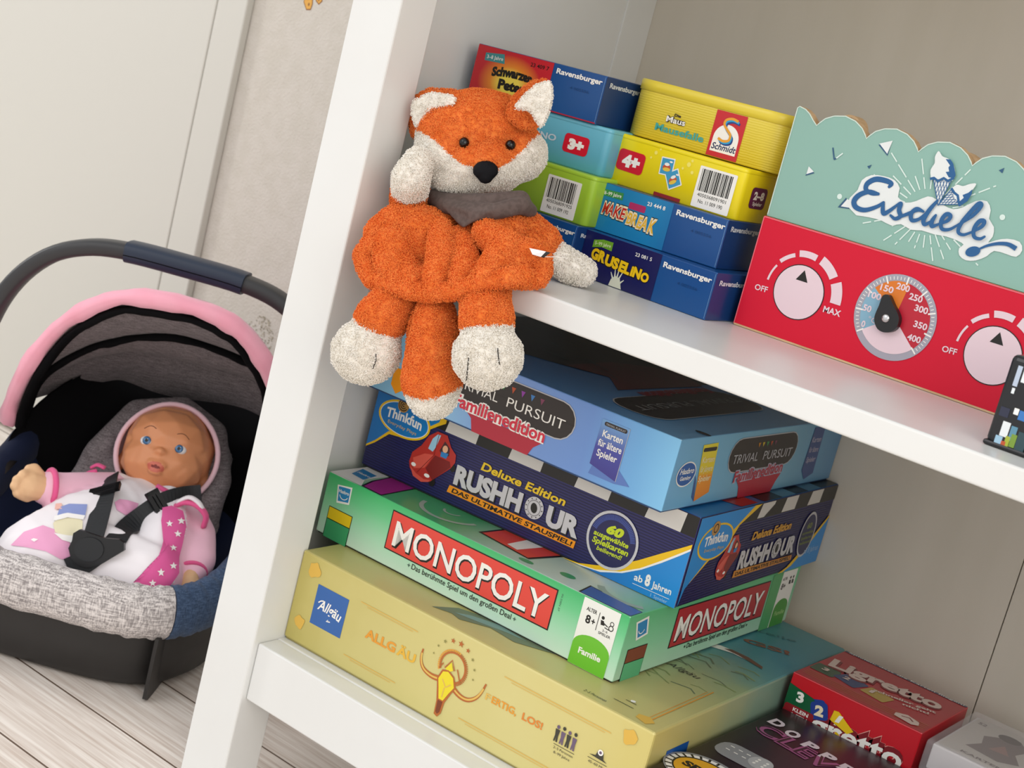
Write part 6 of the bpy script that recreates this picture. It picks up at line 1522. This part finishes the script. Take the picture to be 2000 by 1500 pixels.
# bonnet: shell open at the face with a rolled pink edge
bonm = mat('bonnet_pink', 'EBC4CF', 0.8, sheen=0.2)
mb = MB(); NB = 48; rows = []
for j in range(15):
    phi = math.radians(78+102*j/14); row = []
    for k in range(NB):
        th = 2*PI*k/NB
        ex = 1.0+0.03*math.cos(th*2)
        r3 = (0.0450*ex, 0.0480, 0.0440)
        row.append(Vector(dl(1, -1, -5))+Vector(tuple(DR))*r3[0]*math.sin(phi)*math.cos(th)+Vector(tuple(DU))*r3[1]*math.sin(phi)*math.sin(th)+Vector(tuple(DF))*r3[2]*math.cos(phi))
    rows.append(row)
mb.grid(rows, bonm, closed_u=True, flip=True)
o = dpart(mb.build('bonnet'))
mb = MB(); mb.tube([p for p in rows[0]], 0.0024, bonm, seg=10, closed=True); q = mb.build('bonnet_edge'); q.parent = o
# body with arms, one soft skin
dco, dff = soft([
    ('c', [((-0.2930, 0.1610, -0.0310), 0.027), ((-0.2906, 0.1276, -0.0340), 0.038), ((-0.2831, 0.0855, -0.0480), 0.046), ((-0.2816, 0.0457, -0.0610), 0.044), ((-0.2868, 0.0252, -0.0700), 0.030)]),
    ('c', [((-0.2489, 0.0709, -0.0510), 0.036), ((-0.2033, 0.0863, -0.0470), 0.030)]),
    ('c', [((-0.2956, 0.1478, -0.0230), 0.025), ((-0.2881, 0.1174, -0.0290), 0.033)]),
    ('c', [((-0.2596, 0.1459, -0.0160), 0.024), ((-0.2297, 0.1230, -0.0310), 0.027), ((-0.2129, 0.1004, -0.0470), 0.027)]),
    ('c', [((-0.3120, 0.1323, -0.0180), 0.020), ((-0.3181, 0.1113, -0.0170), 0.0185), ((-0.3251, 0.0839, -0.0160), 0.0165), ((-0.3278, 0.0707, -0.0140), 0.0155)]),
    ('c', [((-0.2604, 0.1629, -0.0190), 0.022), ((-0.2261, 0.1542, -0.0260), 0.0175), ((-0.1997, 0.1350, -0.0360), 0.0160), ((-0.1920, 0.1221, -0.0440), 0.0125)])], 0.0026, 6)
tb_ = bvh(dco, dff)
s0 = np.array((-0.3095, 0.1164, -0.0160)); s1 = np.array((-0.3278, 0.0707, -0.0140)); ad = (s1-s0)/np.linalg.norm(s1-s0)
q0 = np.array((-0.2467, 0.1594, -0.0220)); q1 = np.array((-0.1920, 0.1221, -0.0440)); bd = (q1-q0)/np.linalg.norm(q1-q0)
_n = [0]
def patch(rays, m, eps, name='print_patch', par=None, rings=7, sub=3):
    mb = MB(); drape(mb, tb_, rays, m, eps, rings, sub); o = mb.build(name); o.parent = par or romper; return o
def near(p, a, b_, r_):
    ab = b_-a; t = np.clip(((p-a)@ab)/(ab@ab), 0, 1.3); return np.linalg.norm(p-(a+t[:, None]*ab), axis=1) < r_
def body_pick(p):
    return (near(p, s0, s1, 0.0225) | (near(p, q0, q1, 0.0245))).astype(int)
romper = dpart(skin_obj('romper', dco, dff, body_pick, [whitec, palep]))
# hands: mitten bodies with a thumb and four moulded fingers
def hand(name, base, tip, wid, side, nrm):
    B, T_ = np.array(base), np.array(tip); ax_ = (T_-B); L_ = np.linalg.norm(ax_); ax_ /= L_
    sd = np.array(side); sd = sd-ax_*(sd@ax_); sd /= np.linalg.norm(sd); nn = np.cross(ax_, sd)
    sh_ = [('c', [(tuple(B), wid*0.95), (tuple(B+ax_*L_*0.5), wid*1.05)]), ]
    for k in range(4):
        o_ = (k-1.5)*wid*0.52; ln = (0.86, 1.0, 0.98, 0.84)[k]
        sh_.append(('c', [(tuple(B+ax_*L_*0.45+sd*o_), wid*0.42), (tuple(B+ax_*L_*0.8*ln+sd*o_*0.9-nn*wid*0.12), wid*0.40), (tuple(B+ax_*L_*ln*1.05+sd*o_*0.8-nn*wid*0.42), wid*0.34)]))
    sh_.append(('c', [(tuple(B+ax_*L_*0.15+sd*wid*0.7), wid*0.36), (tuple(B+ax_*L_*0.45+sd*wid*1.15), wid*0.36), (tuple(B+ax_*L_*0.65+sd*wid*1.05), wid*0.30)]))
    co, ff = soft(sh_, 0.0011, 9)
    return dpart(skin_obj(name, co, ff, ORG, [skinb]))
hand('hand', (-0.3288, 0.0665, -0.0130), (-0.3365, 0.0422, -0.0090), 0.0128, tuple(-np.array(UP)*-1+np.array(RIGHT)*0.2), None)
hand('hand', (-0.1881, 0.1174, -0.0440), (-0.1803, 0.1081, -0.0500), 0.0090, tuple(-np.array(RIGHT)), None)
# cuffs
def cuff(c, ax_, r_, m_, name, tr_=0.0018):
    c = Vector(c); a = Vector(ax_).normalized(); u_ = a.cross(Vector((0, 0, 1))).normalized(); w_ = a.cross(u_)
    mb = MB(); mb.tube([c+u_*math.cos(2*PI*k/28)*r_+w_*math.sin(2*PI*k/28)*r_ for k in range(28)], tr_, m_, seg=8, closed=True, flat=1.0); return dpart(mb.build(name))
cuff(s1-ad*0.002, ad, 0.0160, hot, 'cuff', 0.0026); cuff(q1+bd*0.000, bd, 0.0130, hot, 'cuff', 0.0018)
# printed picture, pink starred jacket front and collar on the romper
prp = mat('print_soft_pink', 'EFA9CF', 0.85); prv = mat('print_periwinkle', '8C9AD0', 0.85); prc = mat('print_custard', 'EDE6C4', 0.85); prw = mat('print_snow', 'F8F6F4', 0.85); jk = mat('jacket_pink', 'DE5C9C', 0.85); prb = mat('print_peach', 'F0BDB0', 0.85)
patch([((-0.2062, -0.0549, -0.0025), (-0.7221, 0.5892, -0.3625)), ((-0.2072, -0.0446, 0.0065), (-0.7207, 0.5959, -0.3541)), ((-0.2034, -0.0315, 0.0119), (-0.7158, 0.6050, -0.3488)), ((-0.1906, -0.0243, 0.0111), (-0.7079, 0.6131, -0.3507)), ((-0.1836, -0.0201, 0.0047), (-0.7022, 0.6166, -0.3559)), ((-0.1730, -0.0251, -0.0042), (-0.6978, 0.6162, -0.3654)), ((-0.1802, -0.0291, -0.0061), (-0.7018, 0.6112, -0.3659)), ((-0.1906, -0.0350, -0.0034), (-0.7087, 0.6050, -0.3630)), ((-0.1949, -0.0487, -0.0005), (-0.7159, 0.5968, -0.3624))], prp, 0.0007)
patch([((-0.1969, -0.0280, 0.0156), (-0.7127, 0.6098, -0.3468)), ((-0.1944, -0.0267, 0.0203), (-0.7122, 0.6121, -0.3438)), ((-0.1814, -0.0196, 0.0259), (-0.7055, 0.6213, -0.3410)), ((-0.1775, -0.0174, 0.0241), (-0.7027, 0.6235, -0.3427)), ((-0.1754, -0.0157, 0.0094), (-0.6983, 0.6225, -0.3534)), ((-0.1851, -0.0211, 0.0075), (-0.7038, 0.6160, -0.3538)), ((-0.1947, -0.0265, 0.0092), (-0.7100, 0.6102, -0.3516))], prc, 0.0010)
patch([((-0.2029, -0.0201, 0.0181), (-0.7128, 0.6121, -0.3425)), ((-0.2019, -0.0198, 0.0255), (-0.7137, 0.6138, -0.3374)), ((-0.1962, -0.0168, 0.0302), (-0.7113, 0.6182, -0.3346)), ((-0.1841, -0.0101, 0.0340), (-0.7047, 0.6265, -0.3330)), ((-0.1843, -0.0099, 0.0229), (-0.7026, 0.6246, -0.3410)), ((-0.1939, -0.0153, 0.0228), (-0.7084, 0.6185, -0.3401))], prv, 0.0013)
patch([((-0.2054, -0.0214, 0.0125), (-0.7131, 0.6096, -0.3462)), ((-0.2045, -0.0210, 0.0172), (-0.7136, 0.6109, -0.3430)), ((-0.1963, -0.0166, 0.0228), (-0.7099, 0.6169, -0.3399)), ((-0.1843, -0.0100, 0.0248), (-0.7029, 0.6249, -0.3396)), ((-0.1852, -0.0103, 0.0211), (-0.7027, 0.6238, -0.3422)), ((-0.1964, -0.0166, 0.0191), (-0.7091, 0.6163, -0.3425))], prw, 0.0016)
patch([((-0.2052, -0.0216, 0.0227), (-0.7151, 0.6113, -0.3390)), ((-0.2051, -0.0217, 0.0273), (-0.7160, 0.6120, -0.3358)), ((-0.2010, -0.0195, 0.0292), (-0.7140, 0.6149, -0.3348)), ((-0.2003, -0.0189, 0.0246), (-0.7126, 0.6147, -0.3382))], prb, 0.0013)
patch([((-0.1955, -0.0269, 0.0083), (-0.7102, 0.6095, -0.3522)), ((-0.1867, -0.0220, 0.0093), (-0.7051, 0.6153, -0.3524)), ((-0.1786, -0.0175, 0.0112), (-0.7006, 0.6208, -0.3518)), ((-0.1787, -0.0174, 0.0048), (-0.6993, 0.6196, -0.3564)), ((-0.1892, -0.0232, 0.0046), (-0.7057, 0.6130, -0.3554))], prw, 0.0013)
patch([((-0.2017, -0.0414, 0.0020), (-0.7165, 0.5988, -0.3579)), ((-0.2000, -0.0405, 0.0038), (-0.7159, 0.6001, -0.3568)), ((-0.1968, -0.0387, 0.0039), (-0.7140, 0.6022, -0.3571)), ((-0.1993, -0.0400, 0.0011), (-0.7149, 0.6002, -0.3588))], prw, 0.0012)
patch([((-0.2200, 0.0491, 0.0165), (-0.6952, 0.6391, -0.3289)), ((-0.2168, 0.0508, 0.0202), (-0.6939, 0.6417, -0.3267)), ((-0.2111, 0.0539, 0.0212), (-0.6907, 0.6452, -0.3265)), ((-0.2031, 0.0585, 0.0212), (-0.6859, 0.6500, -0.3271)), ((-0.2049, 0.0577, 0.0138), (-0.6856, 0.6479, -0.3320)), ((-0.2098, 0.0551, 0.0083), (-0.6875, 0.6441, -0.3354)), ((-0.2178, 0.0505, 0.0109), (-0.6928, 0.6397, -0.3329))], prp, 0.0010)
jacket = patch([((-0.1778, 0.0613, 0.0263), (-0.6751, 0.6610, -0.3275)), ((-0.1721, 0.0644, 0.0300), (-0.6722, 0.6650, -0.3253)), ((-0.1642, 0.0689, 0.0283), (-0.6669, 0.6695, -0.3271)), ((-0.1528, 0.0644, 0.0203), (-0.6620, 0.6702, -0.3356)), ((-0.1385, 0.0500, 0.0144), (-0.6596, 0.6678, -0.3450)), ((-0.1320, 0.0427, 0.0055), (-0.6575, 0.6651, -0.3539)), ((-0.1230, 0.0368, -0.0025), (-0.6539, 0.6641, -0.3624)), ((-0.1196, 0.0277, -0.0096), (-0.6542, 0.6597, -0.3699)), ((-0.1224, 0.0149, -0.0112), (-0.6597, 0.6523, -0.3731)), ((-0.1360, 0.0072, -0.0114), (-0.6686, 0.6439, -0.3720)), ((-0.1362, 0.0181, -0.0061), (-0.6660, 0.6500, -0.3660)), ((-0.1380, 0.0281, 0.0020), (-0.6648, 0.6556, -0.3580)), ((-0.1514, 0.0428, 0.0106), (-0.6673, 0.6593, -0.3466)), ((-0.1696, 0.0549, 0.0192), (-0.6726, 0.6598, -0.3350))], jk, 0.0018, 'jacket_front', romper, 12)
def star_rays(c0, dx_, dy_):  # offsets in metres along the doll's right and up
    out = []
    for k in range(10):
        r_ = 0.0030 if k % 2 == 0 else 0.0013; an = math.radians(90+36*k)
        s_ = Vector(tuple(np.array(RIGHT)))*r_*math.cos(an)+Vector(tuple(np.array(UP)))*r_*math.sin(an)
        out.append((tuple(Vector(c0[0])+s_), c0[1]))
    return out
for c0 in (((-0.1640, 0.0581, 0.0183), (-0.6689, 0.6631, -0.3361)), ((-0.1501, 0.0547, 0.0159), (-0.6634, 0.6661, -0.3409)), ((-0.1443, 0.0470, 0.0070), (-0.6619, 0.6630, -0.3497)), ((-0.1277, 0.0340, 0.0011), (-0.6578, 0.6618, -0.3595)), ((-0.1274, 0.0230, -0.0023), (-0.6609, 0.6562, -0.3641)), ((-0.1239, 0.0139, -0.0076), (-0.6615, 0.6521, -0.3704)), ((-0.1567, 0.0620, 0.0230), (-0.6651, 0.6682, -0.3334))):
    patch(star_rays(c0, 0, 0), prw, 0.0024, 'star_print', jacket, 3, 1)
# ruffled shoulder and collar pieces
def ruff(pts, rad, m_, name, par=None, flat=0.5):
    mb = MB(); mb.tube([tuple(p) for p in smooth_pts(pts, 4)], rad, m_, seg=10, flat=flat); o = mb.build(name)
    return dpart(o) if par is None else (setattr(o, 'parent', par) or o)
ruff([(-0.2391, 0.1349, -0.0020), (-0.2322, 0.1389, 0.0040), (-0.2228, 0.1445, 0.0040), (-0.2150, 0.1491, -0.0030), (-0.2150, 0.1491, -0.0130)], 0.0048, hot, 'ruffle')
ruff([(-0.2383, 0.1354, 0.0020), (-0.2305, 0.1400, 0.0090), (-0.2228, 0.1445, 0.0070), (-0.2185, 0.1471, 0.0020)], 0.0036, whitec, 'ruffle')
ruff([(-0.3301, 0.1158, 0.0010), (-0.3258, 0.1183, 0.0050), (-0.3198, 0.1219, 0.0040)], 0.0032, hot, 'ruffle')
ruff([(-0.3122, 0.0915, -0.0120), (-0.3190, 0.0991, -0.0060), (-0.3241, 0.1077, -0.0020), (-0.3215, 0.1150, 0.0010)], 0.0022, hot, 'ruffle', flat=1)
ruff([(-0.2631, 0.1322, 0.0080), (-0.2563, 0.1363, 0.0060), (-0.2494, 0.1404, 0.0040)], 0.0036, hot, 'ruffle')
# harness of the seat, laid over the doll
webm = add_noise(mat('webbing_black', '1C2024', 0.6), '14171A', 900, 2, bump=0.3, bdist=0.0004, bscale=2400); bkl = mat('buckle_black', '101114', 0.35)
def local(o):
    o.parent = seat; o.matrix_parent_inverse = (Matrix.Translation(SO) @ Matrix.Rotation(SYAW, 4, 'Z')).inverted(); return o
VN = Vector((0.545, -0.813, 0.205))
def strap(rays, wid, name, lift=0.0034, thick=0.0012):
    P = []
    R_ = []
    for i in range(len(rays)-1):
        for k in range(6):
            t = k/6; R_.append((Vector(rays[i][0]).lerp(Vector(rays[i+1][0]), t), Vector(rays[i][1]).lerp(Vector(rays[i+1][1]), t)))
    R_.append(rays[-1])
    for ry_ in R_:
        h_ = hit(tb_, ry_); P.append(None if h_[0] is None else h_[0]+VN*lift)
    last = None
    for i in range(len(P)):
        if P[i] is None: P[i] = Vector(R_[i][0])+Vector(R_[i][1])*((last if last else 0.12))
        else: last = (P[i]-Vector(R_[i][0])).length
    for _ in range(14):
        P = [P[0]]+[(P[i-1]+P[i]*2+P[i+1])/4 for i in range(1, len(P)-1)]+[P[-1]]
    mb = MB(); rows = []
    for i, p in enumerate(P):
        t = (P[min(i+1, len(P)-1)]-P[max(i-1, 0)]).normalized(); s_ = t.cross(VN).normalized(); u_ = s_.cross(t).normalized()
        rows.append([p-s_*wid/2, p+s_*wid/2, p+s_*wid/2+u_*thick, p-s_*wid/2+u_*thick])
    mb.grid(rows, webm, closed_u=True, smooth=False); return local(mb.build(name)), P
st1, P1 = strap([((-0.2176, 0.0384, 0.0407), (-0.7021, 0.6390, -0.3141)), ((-0.2109, 0.0311, 0.0354), (-0.7011, 0.6371, -0.3202)), ((-0.2042, 0.0238, 0.0283), (-0.6998, 0.6348, -0.3276)), ((-0.1892, 0.0099, 0.0206), (-0.6971, 0.6322, -0.3383)), ((-0.1759, -0.0046, 0.0073), (-0.6941, 0.6275, -0.3528))], 0.0172, 'harness_strap')
st2, P2 = strap([((-0.1602, 0.0820, 0.0437), (-0.6631, 0.6792, -0.3146)), ((-0.1679, 0.0664, 0.0411), (-0.6716, 0.6693, -0.3178)), ((-0.1732, 0.0523, 0.0339), (-0.6777, 0.6599, -0.3244)), ((-0.1703, 0.0317, 0.0242), (-0.6820, 0.6499, -0.3354)), ((-0.1648, 0.0124, 0.0183), (-0.6854, 0.6417, -0.3441)), ((-0.1614, 0.0034, 0.0093), (-0.6855, 0.6369, -0.3528))], 0.0172, 'harness_strap')
st3, P3 = strap([((-0.1652, -0.0097, 0.0012), (-0.6901, 0.6276, -0.3603)), ((-0.1650, -0.0206, -0.0050), (-0.6926, 0.6211, -0.3668)), ((-0.1647, -0.0315, -0.0075), (-0.6958, 0.6152, -0.3707))], 0.0190, 'harness_strap')
def slider(P, i, name, par):
    c = P[i]+VN*0.0022; t = (P[min(i+7, len(P)-1)]-P[max(i-6, 0)]).normalized(); s_ = t.cross(VN).normalized(); u_ = s_.cross(t)
    if u_.dot(VN) < 0: u_ = -u_
    mb = MB()
    for a0, b0, a1, b1 in ((-0.0135, -0.0062, 0.0135, -0.0022), (-0.0135, 0.0022, 0.0135, 0.0062), (-0.0135, -0.0062, -0.0098, 0.0062), (0.0098, -0.0062, 0.0135, 0.0062), (-0.0135, -0.0012, 0.0135, 0.0012)):
        q = [c+s_*a0+t*b0, c+s_*a1+t*b0, c+s_*a1+t*b1, c+s_*a0+t*b1]; mb.prism(q[::-1], u_*0.0030, bkl)
    o = mb.build(name); o.parent = par
    o.matrix_parent_inverse = par.matrix_parent_inverse.copy() if False else Matrix.Identity(4); return o
bpy.context.view_layer.update()
slider(P1, 8, 'strap_slider', st1); slider(P2, 12, 'strap_slider', st2)
# round press buckle
h_ = hit(tb_, ((-0.1643, -0.0094, 0.0059), (-0.6906, 0.6290, -0.3571))); bc = h_[0]+VN*0.0040
er, eu = Vector(RIGHT), Vector(UP)
mb = MB()
out = [(-17, 14), (-12, 17), (-4, 14), (8, 10), (20, 9), (24, 6), (24, 0), (14, -6), (4, -12), (-6, -14), (-13, -12), (-19, -6), (-21, 2), (-18, 8)]
mb.prism([bc+er*a*0.001+eu*b_*0.001 for a, b_ in out], VN*0.0055, bkl)
o = local(mb.build('buckle'))
mb = MB(); c1 = bc+VN*0.0057+er*-0.004+eu*0.001
vs = [c1+er*0.0118*math.cos(2*PI*k/32)+eu*0.0098*math.sin(2*PI*k/32) for k in range(32)]; mb.prism(vs, VN*0.0012, mat('button_black', '17191C', 0.28)); q = mb.build('buckle_button'); q.parent = o
